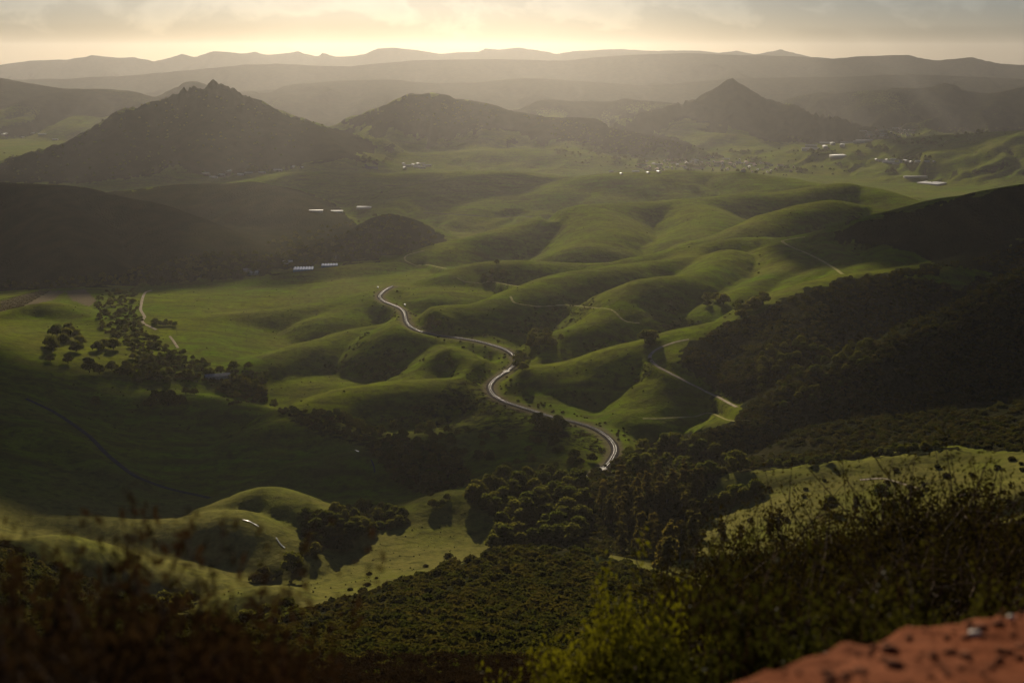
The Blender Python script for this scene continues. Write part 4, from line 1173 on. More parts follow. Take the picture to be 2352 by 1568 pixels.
for u, v, n, su, sv in [(1478, 372, 9, 14, 3), (1595, 385, 16, 30, 4), (1560, 372, 10, 26, 3), (1735, 368, 7, 10, 4), (1650, 362, 10, 30, 3), (1700, 350, 8, 30, 3), (1790, 392, 5, 14, 3), (1880, 352, 14, 30, 5), (1840, 392, 6, 12, 3), (1970, 356, 8, 20, 4), (2045, 396, 9, 12, 2), (2120, 330, 20, 60, 5), (2220, 305, 24, 50, 6), (1380, 352, 14, 30, 5), (1290, 350, 10, 26, 5), (1420, 365, 8, 20, 3), (2100, 365, 12, 40, 4), (2000, 340, 10, 30, 4), (1830, 320, 8, 30, 3), (2030, 345, 8, 10, 2), (860, 372, 10, 40, 4), (600, 392, 12, 50, 4)]:
    q_, _ = hit_many(u + rng.normal(0, su * .5, n), v + rng.normal(0, sv * .5, n), 3800, 9000)
    wood.append(q_)
pts = np.vstack(wood)
wsz = rng.uniform(0.6, 1.15, len(pts))
wsz[n_before:] *= rng.uniform(1.2, 2.1, len(pts) - n_before)
scatter('woodland', pts, wsz, OK_, 'scattered dark trees of the far slopes and creek beds')

# thin brush in the pasture gullies and on the track banks
q = cover_points([(560, 640), (900, 610), (1300, 600), (1700, 560), (2050, 560), (1900, 640), (1700, 740), (1580, 790), (1560, 960), (1480, 1000), (1380, 1060), (1000, 1000), (650, 900), (420, 800)], 9000, 1100, 2600)
sl_ = fan_lookup(slope, rows, cols, q[:, 0], q[:, 1]) + 0.22 * fbm(q[:, 0] / 70, q[:, 1] / 70, 3, 91)
dd_, _ = polydist(q[:, 0], q[:, 1], RAIL[::8])
bank = (dd_ > 9) & (dd_ < 34) & (rng.random(len(q)) < 0.35)
q = q[((sl_ > 0.58) & (dd_ > 9)) | bank]
scatter('gully_brush', q, rng.uniform(0.9, 2.4, len(q)), BR, 'low dark brush in the pasture gullies and on the railway banks')

# undergrowth that closes the groves
under = []
for poly, n, d0, d1 in [
        ([(218, 692), (245, 668), (318, 664), (322, 720), (340, 765), (400, 805), (480, 835), (500, 872), (560, 845), (612, 862), (612, 925), (530, 930), (480, 878), (310, 878), (300, 800), (232, 765)], 900, 1300, 2500),
        ([(620, 935), (700, 945), (800, 955), (860, 992), (1000, 1022), (1060, 1062), (1080, 1110), (980, 1140), (900, 1100), (840, 1015), (700, 980)], 900, 1000, 1600),
        ([(700, 1185), (760, 1172), (880, 1168), (940, 1190), (940, 1206), (860, 1222), (765, 1255), (690, 1285), (690, 1240)], 500, 780, 1200),
        ([(1065, 1135), (1120, 1120), (1200, 1090), (1350, 1090), (1450, 1040), (1550, 1000), (1700, 1010), (1760, 1070), (1620, 1095), (1625, 1200), (1580, 1340), (1450, 1300), (1340, 1255), (1240, 1250), (1125, 1262), (1145, 1200)], 2600, 760, 1400)]:
    under.append(cover_points(poly, n, d0, d1))
under.append(cover_points([(1640, 1090), (1800, 1085), (2352, 1050), (2352, 1180), (1640, 1220)], 45, 760, 1150))
q = np.vstack(under)
scatter('undergrowth', q, rng.uniform(1.5, 4.0, len(q)), BR, 'tangled dark undergrowth between the grove trees')

# lone shrubs and tussocks dotted over the pastures
q = cover_points([(60, 700), (340, 670), (800, 620), (1300, 605), (1800, 545), (2000, 480), (1500, 460), (900, 600), (1600, 700), (1480, 800), (1560, 940), (1300, 960), (1050, 800), (900, 900), (640, 1000), (200, 1000)], 420, 1000, 3200)
scatter('pasture_shrubs', q, rng.uniform(0.4, 1.5, len(q)), BR, 'small dark shrubs dotted over the open pastures')
q = cover_points([(420, 1395), (600, 1330), (900, 1240), (1030, 1150), (1130, 1200), (1010, 1290), (760, 1370), (500, 1400)], 160, 760, 1150)
scatter('field_tussocks', q, rng.uniform(0.3, 0.9, len(q)), BR, 'low dark tussocks in the nearest bright field')

# ------------------------------------------------------------------ railway, roads and water
def ribbon(path, profile, lift=0.0, drape=None, frac=1.0):
    """Sweep a cross-section [(offset, dz), ...] along a path; with drape the path's heights come from the terrain."""
    p = np.asarray(path, float)
    t = np.gradient(p[:, :2], axis=0)
    t /= np.linalg.norm(t, axis=1, keepdims=True) + 1e-9
    nx = np.stack([t[:, 1], -t[:, 0]], 1)
    V_ = []
    for off, dz in profile:
        xy = p[:, :2] + nx * off
        z = (height(xy[:, 0], xy[:, 1]) if drape else p[:, 2]) + dz + lift
        V_.append(np.column_stack([xy, z]))
    k, n = len(profile), len(p)
    v = np.stack(V_, 1).reshape(-1, 3)
    i = np.arange(n * k).reshape(n, k)
    f = np.stack([i[:-1, :-1], i[1:, :-1], i[1:, 1:], i[:-1, 1:]], -1).reshape(-1, 4)
    return v, f[:, ::-1]

M_BALLAST = simple_mat('ballast_stone', (0.06, 0.053, 0.047), 1.0, 0, 0.4, 0.8, 0.0)
M_RAIL = simple_mat('rail_steel', (0.30, 0.29, 0.275), 0.36, 1.0, 0.08, 0.3, 0.5)
M_DIRT = simple_mat('road_dirt', (0.34, 0.28, 0.20), 1.0, 0, 0.25, 0.15, 0.0)
M_GRASSROAD = simple_mat('grassy_track', (0.30, 0.27, 0.11), 1.0, 0, 0.25, 0.15, 0.0)
M_ASPHALT = simple_mat('old_asphalt', (0.06, 0.057, 0.055), 0.95, 0, 0.2, 0.2, 0.0)
M_WATER, nt, out = new_mat('creek_water')
b = N(nt, 'ShaderNodeBsdfPrincipled', i_Roughness=0.2)
b.inputs['Base Color'].default_value = (0.05, 0.06, 0.055, 1)
b.inputs['Specular IOR Level'].default_value = 0.9
nz = N(nt, 'ShaderNodeTexNoise', i_Scale=0.8, i_Detail=3.0)
bp = N(nt, 'ShaderNodeBump', i_Strength=0.25, i_Distance=0.1)
nt.links.new(nz.outputs['Fac'], bp.inputs['Height']); nt.links.new(bp.outputs[0], b.inputs['Normal'])
nt.links.new(b.outputs[0], out.inputs['Surface'])

rail_root = link('railway_track', None, label='single railway track winding in an S through the green pasture', category='railway track')
v, f = ribbon(RAIL, [(-5.2, -0.6), (-2.9, 0.35), (2.9, 0.35), (5.2, -0.6)])
link('ballast', np_mesh('ballast', v, f), M_BALLAST, rail_root)
for off in (-1.2, 1.2):
    v, f = ribbon(RAIL, [(off - .075, 0.30), (off - .075, 0.62), (off + .075, 0.62), (off + .075, 0.30)])
    link('rail', np_mesh('rail', v, f), M_RAIL, rail_root)

def thing_box(parent, name, x0, x1, y0, y1, z0, z1, mat):
    return link(name, box_mesh(name, x0, x1, y0, y1, z0, z1), mat, parent)

M_PALE = simple_mat('pale_concrete', (0.45, 0.41, 0.35), 0.85, 0, 0.15, 0.8, 0.2)
def rail_near(u, v):
    q = at_z(u, v, 220)
    i = int(np.argmin(((RAIL[:, :2] - q[:2]) ** 2).sum(1)))
    d = RAIL[min(i + 1, len(RAIL) - 1)] - RAIL[max(i - 1, 0)]
    return RAIL[i], math.atan2(d[1], d[0])
for u, v, lb in ((1382, 1078, 'pale plank level crossing at the near end of the railway'), (1156, 858, 'small pale level crossing in the middle of the rail loop')):
    p, a = rail_near(u, v)
    e = link('level_crossing', None, label=lb, category='level crossing')
    e.location = p; e.rotation_euler = (0, 0, a)
    for x in (-2.4, 0.0, 2.4):
        thing_box(e, 'deck_panel', x - 1.15, x + 1.15, -4.6, -1.3, .40, .56, M_PALE)
        thing_box(e, 'deck_panel', x - 1.15, x + 1.15, -0.70, 0.70, .40, .58, M_PALE)
        thing_box(e, 'deck_panel', x - 1.15, x + 1.15, 1.3, 4.6, .40, .56, M_PALE)

road_look = {
    'valley': (M_DIRT, 'pale dirt road curving beside the oak creek'), 'creek_lane': (M_DIRT, 'short pale lane coming out of the oak grove'),
    'bend': (M_DIRT, 'dirt road with a sharp bend below the dark hillside'), 'bench': (M_GRASSROAD, 'thin grassy bench track under the bend road'),
    'ridge': (M_GRASSROAD, 'grassy road down from the ridge crest'), 'cut': (M_GRASSROAD, 'level farm track cut across the green spur'),
    'oak_track': (M_GRASSROAD, 'faint track under the ridge oaks'), 'far_loop': (M_GRASSROAD, 'looping farm track at the foot of the long ridge'),
    'plateau': (M_DIRT, 'pale track on the grassy shelf'), 'highway': (M_ASPHALT, 'grey highway across the far meadow'), 'shaded': (M_ASPHALT, 'dark road descending the shaded slope'),
}
for rn, (path, wd) in ROAD_PATH.items():
    fine = catmull(path[::3] if len(path) > 12 else path, 4)
    wob = 1 + 0.12 * np.sin(np.arange(len(fine)) * 0.7)
    v, f = ribbon(fine, [(-wd / 2, 0.05), (-wd / 4, 0.40), (wd / 4, 0.40), (wd / 2, 0.05)], 0.12, True)
    link('highway' if rn == 'highway' else 'dirt_road' if road_look[rn][0] is M_DIRT else 'paved_road' if road_look[rn][0] is M_ASPHALT else 'grass_track', np_mesh('road', v, f), road_look[rn][0], kind='structure', label=road_look[rn][1])

def water(uv, wd, label, dr_=(600, 2500)):
    pts, _ = hit_many([q[0] for q in uv], [q[1] for q in uv], *dr_)
    if len(pts) < 2: return
    path = catmull(pts, 6)
    v, f = ribbon(path, [(-wd / 2, 0.0), (0, 0.04), (wd / 2, 0.0)], 0.45, True)
    link('creek_water', np_mesh('water', v, f), M_WATER, kind='structure', label=label)
water([(557, 1192), (575, 1201), (595, 1212)], 1.0, 'glinting upper stretch of the wet dirt track on the near pasture')  # water ribbon standing in for the glint of a wet track
water([(634, 1236), (643, 1246), (654, 1256)], 1.1, 'glinting lower stretch of the wet dirt track on the near pasture')  # same wet track, its glint again made with a water ribbon
water([(800, 1037), (812, 1034), (824, 1038)], 1.6, 'glinting creek bend in the shaded valley')
water([(852, 1058), (858, 1070), (861, 1084)], 1.4, 'broken bright creek below the shaded mound')
water([(765, 600), (770, 594), (774, 588)], 5.0, 'bright pond edge beyond the greenhouses', (1500, 4000))
water([(838, 384), (853, 383), (868, 384)], 26.0, 'small bright pond below the craggy mountain', (3500, 7000))

# ------------------------------------------------------------------ buildings
M_WALL = simple_mat('pale_wall', (0.40, 0.37, 0.33), 0.9, 0, 0.12, 0.4, 0.2)
M_WALLB = simple_mat('tan_wall', (0.42, 0.36, 0.29), 0.85, 0, 0.12, 0.4, 0.2)
M_ROOFW = simple_mat('white_roof', (0.60, 0.58, 0.54), 0.6, 0, 0.06, 0.1, 0.3)
M_ROOFG = simple_mat('grey_roof', (0.24, 0.23, 0.22), 0.7, 0, 0.15, 0.3, 0.2)
M_ROOFR = simple_mat('clay_roof', (0.30, 0.17, 0.12), 0.8, 0, 0.15, 0.3, 0.1)
M_BLUE = simple_mat('blue_wall', (0.08, 0.17, 0.26), 0.6, 0, 0.1, 0.3, 0.3)
M_GLASS = simple_mat('greenhouse_roof', (0.80, 0.80, 0.78), 0.18, 0, 0.05, 0.2, 0.9)
M_DARK = simple_mat('dark_opening', (0.03, 0.03, 0.035), 0.4, 0, 0.1, 1.0, 0.4)

def gable(L, Wd, hw, hr, over=0.6):
    l, w = L / 2, Wd / 2
    wv = np.array([(-l, -w, -1.5), (l, -w, -1.5), (l, w, -1.5), (-l, w, -1.5), (-l, -w, hw), (l, -w, hw), (l, w, hw), (-l, w, hw), (-l, 0, hw + hr), (l, 0, hw + hr)])
    wf = [[0, 1, 5, 4], [2, 3, 7, 6], [1, 2, 6, 5], [3, 0, 4, 7], [4, 8, 7, 7], [5, 6, 9, 9]]
    me = bpy.data.meshes.new('wall')
    me.from_pydata(wv.tolist(), [], [tuple(dict.fromkeys(q)) for q in wf])
    lo, wo = l + over, w + over
    z0 = hw - over * hr / w
    th = 0.25
    rv = [(-lo, -wo, z0 + .05), (lo, -wo, z0 + .05), (lo, 0, hw + hr + .05), (-lo, 0, hw + hr + .05), (lo, wo, z0 + .05), (-lo, wo, z0 + .05)]
    rv += [(x, y, z + th) for x, y, z in rv]
    rf = [(6, 7, 8, 9), (9, 8, 10, 11), (0, 3, 2, 1), (3, 5, 4, 2), (0, 1, 7, 6), (4, 5, 11, 10), (1, 2, 8, 7), (2, 4, 10, 8), (3, 0, 6, 9), (5, 3, 9, 11)]
    mr = bpy.data.meshes.new('roof')
    mr.from_pydata(rv, [], rf)
    return me, mr

HOUSES = []
for (L, Wd, hw, hr) in [(16, 9, 3.2, 2.2), (22, 11, 3.6, 2.4), (34, 13, 4.5, 2.2), (13, 8, 5.6, 2.4), (46, 15, 5.0, 2.0)]:
    HOUSES.append((gable(L, Wd, hw, hr), L, Wd, hw))
WIN = box_mesh('window', -0.7, 0.7, -0.06, 0.06, -0.6, 0.6); WIN.materials.append(M_DARK)
DOOR = box_mesh('door', -0.5, 0.5, -0.06, 0.06, -1.05, 1.05); DOOR.materials.append(M_DARK)
hm_cache = {}
def house(p, k, rot, label, group, wall, roof, name='house', cat='house', s=1.0, detail=False):
    (mw, mr), L, Wd, hw = HOUSES[k]
    key = (k, wall.name, roof.name)
    if key not in hm_cache:
        a, b_ = mw.copy(), mr.copy()
        a.materials.append(wall); b_.materials.append(roof)
        hm_cache[key] = (a, b_)
    a, b_ = hm_cache[key]
    e = link(name, None, label=label, category=cat)
    if group: e['group'] = group
    e.location = p; e.rotation_euler = (0, 0, rot); e.scale = (s, s, s)
    link('wall', a, None, e); rf_ = link('roof', b_, None, e)
    if detail:
        thing_box(rf_, 'chimney', L * .2, L * .2 + .9, -.45, .45, hw + 1.0, hw + 3.6, M_WALLB)
        for x in (-.3, .3):
            for sd in (-1, 1):
                w = link('window', WIN, None, e)
                w.location = (x * L, sd * (Wd / 2 + .04), hw * .55)
        w = link('door', DOOR, None, e)
        w.location = (0, -Wd / 2 - .05, 1.0)
    return e

def village(poly, n, gap, label, group, d0, d1, kinds, roofs, name='house', cat='house', s=1.0):
    uv = sample_poly(poly, n, gap)
    pts, _ = hit_many(uv[:, 0], uv[:, 1], d0, d1)
    base = rng.uniform(-.4, .4)
    for p in pts:
        house(p, pick(kinds, rng), base + rng.choice([0, math.pi / 2]) + rng.uniform(-.12, .12), label, group, pick([M_WALL, M_WALLB], rng), pick(roofs, rng), name, cat, s * rng.uniform(.85, 1.2))

village([(1445, 372), (1560, 366), (1640, 360), (1740, 372), (1850, 388), (1840, 398), (1690, 396), (1600, 392), (1480, 392)], 80, 9, 'small pale roofed house in the town below the cone mountain', 'houses of the town below the cone mountain', 3800, 8000, [0, 1, 2, 3], [M_ROOFG, M_ROOFG, M_ROOFG, M_ROOFR, M_ROOFR, M_ROOFR, M_ROOFW], s=1.1)
village([(1850, 336), (1990, 322), (2000, 328), (1860, 345)], 9, 12, 'long white institutional building at the foot of the cone', 'white buildings at the foot of the cone', 4500, 9000, [2, 4], [M_ROOFG, M_ROOFG, M_ROOFW], 'building', 'building', 1.5)
village([(1980, 300), (2110, 296), (2100, 314), (1980, 318)], 26, 9, 'tan house in the far suburb right of the cone', 'houses of the far suburb', 5000, 9500, [0, 1, 2], [M_ROOFR, M_ROOFG, M_ROOFG], s=1.4)
village([(2010, 368), (2090, 366), (2150, 372), (2050, 378)], 14, 9, 'low shed in the yard beyond the white warehouse', 'sheds beyond the warehouse', 4500, 7500, [1, 2], [M_ROOFW, M_ROOFG], 'shed', 'shed', 1.1)
village([(920, 378), (980, 376), (985, 386), (925, 388)], 9, 9, 'ranch building in the row under the rounded mountain', 'ranch row under the rounded mountain', 4000, 7000, [1, 2], [M_ROOFG, M_ROOFW], 'ranch_building', 'building')
village([(465, 400), (600, 392), (690, 382), (700, 388), (600, 400), (480, 410)], 10, 20, 'white roofed farmhouse on the skirt of the craggy mountain', 'farmhouses on the craggy mountain skirt', 4000, 6500, [1, 2], [M_ROOFW])
village([(0, 300), (140, 296), (150, 330), (0, 340)], 5, 22, 'far white farm building on the hazy plain', 'farm buildings on the hazy plain', 5000, 9500, [2, 4], [M_ROOFW], 'farm_building', 'building', 1.2)
village([(1380, 393), (1430, 394), (1640, 397), (1640, 400), (1400, 400)], 5, 22, 'white roofed shed just over the far pasture ridge', 'sheds over the far pasture ridge', 3800, 7000, [1, 2], [M_ROOFW], 'shed', 'shed', .8)
for u, v, k, lb in ((581, 629, 1, 'white roofed ranch house at the edge of the creek wood'), (568, 622, 0, 'small ranch cottage half hidden by creek trees'), (661, 604, 1, 'tan ranch house behind the greenhouses'), (500, 868, 2, 'dark barn hidden in the oak grove')):
    p = hit(u, v)
    house(p, k, 0.3, lb, None, M_WALL, M_ROOFW if k == 1 else M_ROOFG, 'ranch_house', 'house', 1.0, True)

def shed_long(u, v, L, Wd, h, rot, label, wall, roof, name, cat, panes=0, d0=1500, d1=8000, lift=0.0):
    pts, _ = hit_many([u], [v], d0, d1)
    e = link(name, None, label=label, category=cat)
    e.location = pts[0] + np.array([0, 0, lift]); e.rotation_euler = (0, 0, rot)
    thing_box(e, 'wall', -L / 2, L / 2, -Wd / 2, Wd / 2, -4, h, wall)
    if panes:
        for i in range(panes):
            a, b_ = -L / 2 + L * i / panes + .3, -L / 2 + L * (i + 1) / panes - .3
            m_ = (a + b_) / 2
            vv = [(a, -Wd / 2, h + .2), (b_, -Wd / 2, h + .2), (b_, Wd / 2, h + .2), (a, Wd / 2, h + .2), (m_, -Wd / 2, h + 1.5), (m_, Wd / 2, h + 1.5)]
            me = bpy.data.meshes.new('roof_bay')
            me.from_pydata(vv, [], [(0, 3, 5, 4), (1, 4, 5, 2), (0, 4, 1), (3, 2, 5), (0, 1, 2, 3)])
            link('roof_bay', me, roof, e)
    else:
        thing_box(e, 'roof', -L / 2 - .8, L / 2 + .8, -Wd / 2 - .8, Wd / 2 + .8, h + .05, h + .8, roof)
    return e
shed_long(697, 621, 42, 30, 4.5, 0.12, 'blue walled greenhouse with bright roof, nearer the farm yard', M_BLUE, M_GLASS, 'greenhouse', 'greenhouse', 7)
shed_long(757, 612, 38, 24, 4.5, 0.12, 'blue walled greenhouse with bright roof, partly behind the green field', M_BLUE, M_GLASS, 'greenhouse', 'greenhouse', 6)
shed_long(1935, 360, 100, 75, 9, 0.35, 'large white flat roofed warehouse beside the town', M_WALL, M_ROOFW, 'warehouse', 'warehouse', 0, 3500, 9000)
shed_long(726, 486, 40, 12, 4, 0.05, 'long white roofed shed on the shaded flat', M_WALL, M_ROOFW, 'shed', 'shed', 0, 2500, 6000)
shed_long(771, 487, 44, 10, 3.5, 0.05, 'second white roofed shed on the shaded flat, longer and lower', M_WALL, M_ROOFW, 'shed', 'shed', 0, 2500, 6000)
shed_long(836, 478, 44, 14, 3.5, -0.1, 'white roofed barn by the highway mound', M_WALL, M_ROOFW, 'barn', 'barn', 0, 2500, 6000)
# covered reservoirs in the far meadow
pts, _ = hit_many([2140], [421], 2500, 8000)
e = link('covered_reservoir', None, label='white covered reservoir like a flat diamond in the meadow', category='reservoir')
e.location = pts[0]; e.rotation_euler = (0, 0, math.radians(45))
thing_box(e, 'wall', -44, 44, -44, 44, -4, 3.0, M_WALLB)
me = bpy.data.meshes.new('cover')
me.from_pydata([(-45, -45, 3.1), (45, -45, 3.1), (45, 45, 3.1), (-45, 45, 3.1), (0, 0, 5.2)], [], [(0, 1, 4), (1, 2, 4), (2, 3, 4), (3, 0, 4), (3, 2, 1, 0)])
link('cover', me, M_ROOFW, e)
thing_box(e, 'vent', -1.8, 1.8, -1.8, 1.8, 5.0, 7.0, M_ROOFG)
shed_long(2103, 407, 95, 28, 2.5, 0.0, 'grey walled oblong basin behind the white reservoir', M_WALLB, M_ROOFG, 'basin', 'basin', 0, 2500, 8000)

# ------------------------------------------------------------------ small things of the pasture
M_POLE = simple_mat('pole_timber', (0.10, 0.08, 0.06), 0.9, 0, 0.2, 2.0, 0.2)
for u, v, lb in ((407, 772, 'power pole beside the creek lane'), (566, 783, 'power pole on the slope of the flat pasture'), (676, 763, 'power pole near the gully of the pasture'), (1122, 826, 'power pole inside the rail loop'), (1318, 1108, 'power pole by the near level crossing'), (1103, 884, 'power pole on the bank of the lower rail curve')):
    pts, _ = hit_many([u], [v], 900, 3000)
    e = link('power_pole', None, label=lb, category='power pole')
    e.location = pts[0]
    v_, f_ = tubes([[(0, 0, -1, .22), (0, 0, 6, .19), (0, 0, 12.5, .15)]], 8)
    link('pole', np_mesh('pole', v_, f_), M_POLE, e)
    arm = thing_box(e, 'crossarm', -1.3, 1.3, -.1, .1, 11.4, 11.65, M_POLE)
    for x in (-1.1, 0.0, 1.1):
        v_, f_ = tubes([[(x, 0, 11.65, .05), (x, 0, 11.8, .09), (x, 0, 11.95, .05)]], 6)
        link('insulator', np_mesh('insulator', v_, f_), M_ROOFW, arm)
M_METAL = simple_mat('cabinet_metal', (0.55, 0.55, 0.54), 0.4, 0.3, 0.08, 1.0, 0.5)
for u, v, lb in ((868, 662, 'grey signal cabinet beside the far rail bend'), (930, 703, 'grey signal cabinet between rails and pasture knoll')):
    pts, _ = hit_many([u], [v], 1500, 3000)
    e = link('signal_cabinet', None, label=lb, category='cabinet')
    e.location = pts[0]
    thing_box(e, 'body', -1.2, 1.2, -1, 1, -.5, 2.9, M_METAL)
    thing_box(e, 'lid', -1.35, 1.35, -1.15, 1.15, 2.9, 3.1, M_METAL)
    thing_box(e, 'door', -.9, .9, -1.06, -1.0, .2, 2.6, M_ROOFG)

# parked pickup on the dirt road
M_CAR = simple_mat('white_paint', (0.78, 0.78, 0.76), 0.25, 0, 0.03, 1.0, 0.6)
M_TYRE = simple_mat('tyre_rubber', (0.02, 0.02, 0.02), 0.8, 0, 0.1, 6.0, 0.3)
pth, wd = ROAD_PATH['valley']
i = int(np.argmin(np.abs(project(pth[:, 0], pth[:, 1], pth[:, 2])[1] - 682)))
e = link('car', None, label='small white car on the dirt road beside the oak creek', category='car')
e.location = (pth[i][0], pth[i][1], float(height(pth[i][0], pth[i][1])) + .5)
e.rotation_euler = (0, 0, math.atan2(*(pth[i + 1] - pth[i - 1])[[1, 0]]))
prof = [(-2.3, .45), (-2.3, .95), (-1.9, 1.05), (-1.3, 1.6), (.5, 1.62), (1.1, 1.08), (2.2, .92), (2.3, .45)]
vv = [(x, y, z) for y in (-.9, .9) for x, z in prof]
n = len(prof)
me = bpy.data.meshes.new('body')
me.from_pydata(vv, [], [tuple(range(n)), tuple(range(2 * n - 1, n - 1, -1))] + [(i_, i_ + n, (i_ + 1) % n + n, (i_ + 1) % n) for i_ in range(n)])
link('body', me, M_CAR, e)
thing_box(e, 'windscreen', .55, 1.0, -.75, .75, 1.18, 1.55, M_DARK)
for y in (-.92, .92):
    thing_box(e, 'side_window', -1.1, .4, y - .01, y + .01, 1.12, 1.5, M_DARK)
    for x in (-1.45, 1.45):
        v_, f_ = tubes([[(x, y - .1, .35, .02), (x, y - .1, .35, .36), (x, y + .1, .35, .36), (x, y + .1, .35, .02)]], 12)
        wh = link('wheel', np_mesh('wheel', v_, f_), M_TYRE, e)
        v_, f_ = tubes([[(x, y - .12, .35, .01), (x, y - .12, .35, .2), (x, y + .12, .35, .2), (x, y + .12, .35, .01)]], 10)
        link('rim', np_mesh('rim', v_, f_), M_METAL, wh)
    hl = thing_box(e, 'headlight', 2.28, 2.33, y * .7 - .15, y * .7 + .15, .72, .88, M_ROOFW)

# grazing cattle
M_COW = simple_mat('black_hide', (0.025, 0.02, 0.018), 0.8, 0, 0.3, 3.0, 0.2)
def cow_mesh():
    """One continuous body grown over a skeleton of joints."""
    me = bpy.data.meshes.new('cow')
    J = [(-.75, 0, 1.15), (0, 0, 1.1), (.65, 0, 1.15), (1.0, 0, 1.05), (1.3, 0, .7), (1.45, 0, .4), (-.95, 0, 1.2), (-1.05, 0, .7)]
    E = [(0, 1), (1, 2), (2, 3), (3, 4), (4, 5), (0, 6), (6, 7)]
    R_ = [.36, .42, .36, .22, .15, .12, .08, .03]
    for x, b0 in ((-.7, 0), (.6, 2)):
        for y in (-.24, .24):
            k = len(J)
            bk = -.12 if b0 == 0 else .04
            J += [(x, y, .75), (x + bk, y, .42), (x, y, .02)]
            E += [(b0, k), (k, k + 1), (k + 1, k + 2)]
            R_ += [.16, .09, .07]
    me.from_pydata(J, E, [])
    o = bpy.data.objects.new('cow_grow', me)
    col.objects.link(o)
    md = o.modifiers.new('skin', 'SKIN')
    for sv, rr in zip(me.skin_vertices[0].data, R_):
        sv.radius = (rr, rr)
    me.skin_vertices[0].data[1].use_root = True
    sb = o.modifiers.new('sub', 'SUBSURF'); sb.levels = 1
    dg = bpy.context.evaluated_depsgraph_get()
    res = bpy.data.meshes.new_from_object(o.evaluated_get(dg))
    bpy.data.objects.remove(o)
    res.materials.append(M_COW)
    return res
COW = cow_mesh()
for k, (u, v) in enumerate([(530, 735), (535, 733), (560, 717), (567, 716), (571, 726)]):
    pts, _ = hit_many([u], [v], 1200, 3000)
    o = link('cow', COW, None, None, label='black cow grazing on the flat sunlit pasture', category='cow', group='cows on the flat pasture')
    o.location = pts[0]; o.rotation_euler = (0, 0, k * 1.7)
for k, (u, v, lb) in enumerate([(1150, 532, 'black cow near the foot of the long ridge crest'), (1222, 511, 'black cow on the middle of the long ridge crest'), (1302, 484, 'black cow high on the long ridge crest')]):
    pts, _ = hit_many([u], [v + 4], 1800, 4000)
    if len(pts):
        o = link('cow', COW, None, None, label=lb, category='cow')
        o.location = pts[0]; o.rotation_euler = (0, 0, k * 2.1)

# vine rows on the slope above the creek
M_VINE = leaf_mat('vine_leaves', (0.05, 0.045, 0.02), (0.08, 0.06, 0.025), 0.3)
for k in range(9):
    q = [(u, 690 + k * 3.1 - 0.22 * u) for u in np.linspace(0, 128 - k * 9, 12)]
    pts, _ = hit_many([a[0] for a in q], [a[1] for a in q], 1500, 2900)
    if len(pts) < 4: continue
    cs, gg = [], np.random.default_rng(k)
    pp = catmull(pts, 8)
    pp = pp[np.linalg.norm(np.diff(pp, axis=0, prepend=pp[:1]), axis=1) < 12]
    c = np.repeat(pp, 8, 0) + gg.normal(0, .35, (len(pp) * 8, 3)) + np.array([0, 0, .8])
    v_, f_ = leaf_quads(c, .5, gg)
    link('vine_row', np_mesh('vine_row', v_, f_), M_VINE, None, label='brown vine row on the slope above the creek oaks', category='vine row', group='vine rows above the creek')

# ------------------------------------------------------------------ the viewpoint: red dirt path and the shrubs around it
EDGE = np.array([(-3.5, 1.0), (-1.0, 2.1), (0.7, 3.15), (1.55, 4.0), (2.35, 4.6), (3.6, 5.4), (7.5, 8.0)])
gx, gy = np.meshgrid(np.linspace(-3.5, 7.5, 330), np.linspace(-4, 8.5, 360))
ey = np.interp(gx, EDGE[:, 0], EDGE[:, 1])
past = np.maximum(gy - ey + 0.12 * fbm(gx * 1.7, gy * 1.7, 3, 5), 0) * 0.75
gz = 648.37 - 0.33 * np.maximum(gy - 2.4, 0) + 0.05 * fbm(gx * 0.8, gy * 0.8, 3, 6) + 0.03 * fbm(gx * 4, gy * 4, 2, 7) + 0.03 * np.maximum(fbm(gx * 9, gy * 9, 2, 17), -0.05)
gz -= past * 0.6 + 1.4 * past ** 2 / (1 + past)
idx2 = np.arange(gx.size).reshape(gx.shape)
f = np.stack([idx2[:-1, :-1], idx2[:-1, 1:], idx2[1:, 1:], idx2[1:, :-1]], -1).reshape(-1, 4)
M_RED, nt, out = new_mat('red_dirt')
geo = N(nt, 'ShaderNodeNewGeometry')
c1 = noise_fac(nt, geo.outputs['Position'], 2.2, 5, 0.3, 0.7)
c2 = noise_fac(nt, geo.outputs['Position'], 9, 5, 0.38, 0.62, 0.65)
c = mix(nt, c1, (0.20, 0.068, 0.032), (0.30, 0.115, 0.060))
c = mix(nt, c2, mix(nt, 0.5, c, (0.06, 0.022, 0.013)), c)
b = N(nt, 'ShaderNodeBsdfPrincipled', i_Roughness=0.85)
b.inputs['Specular IOR Level'].default_value = 0.0
nt.links.new(c, b.inputs['Base Color'])
nz = N(nt, 'ShaderNodeTexNoise', i_Scale=28.0, i_Detail=6.0, i_Roughness=0.7)
nt.links.new(geo.outputs['Position'], nz.inputs['Vector'])
bp = N(nt, 'ShaderNodeBump', i_Strength=0.9, i_Distance=0.03)
nt.links.new(nz.outputs['Fac'], bp.inputs['Height']); nt.links.new(bp.outputs[0], b.inputs['Normal'])
nt.links.new(b.outputs[0], out.inputs['Surface'])
link('dirt_path', np_mesh('dirt_path', np.stack([gx, gy, gz], -1).reshape(-1, 3), f, True), M_RED, kind='structure', label='red brown gravelly dirt path edge beside the viewpoint')

def path_z(x, y):
    j = np.clip(((x + 3.5) / 11 * 329).astype(int), 0, 329); i = np.clip(((y + 4) / 12.5 * 359).astype(int), 0, 359)
    return gz[i, j]

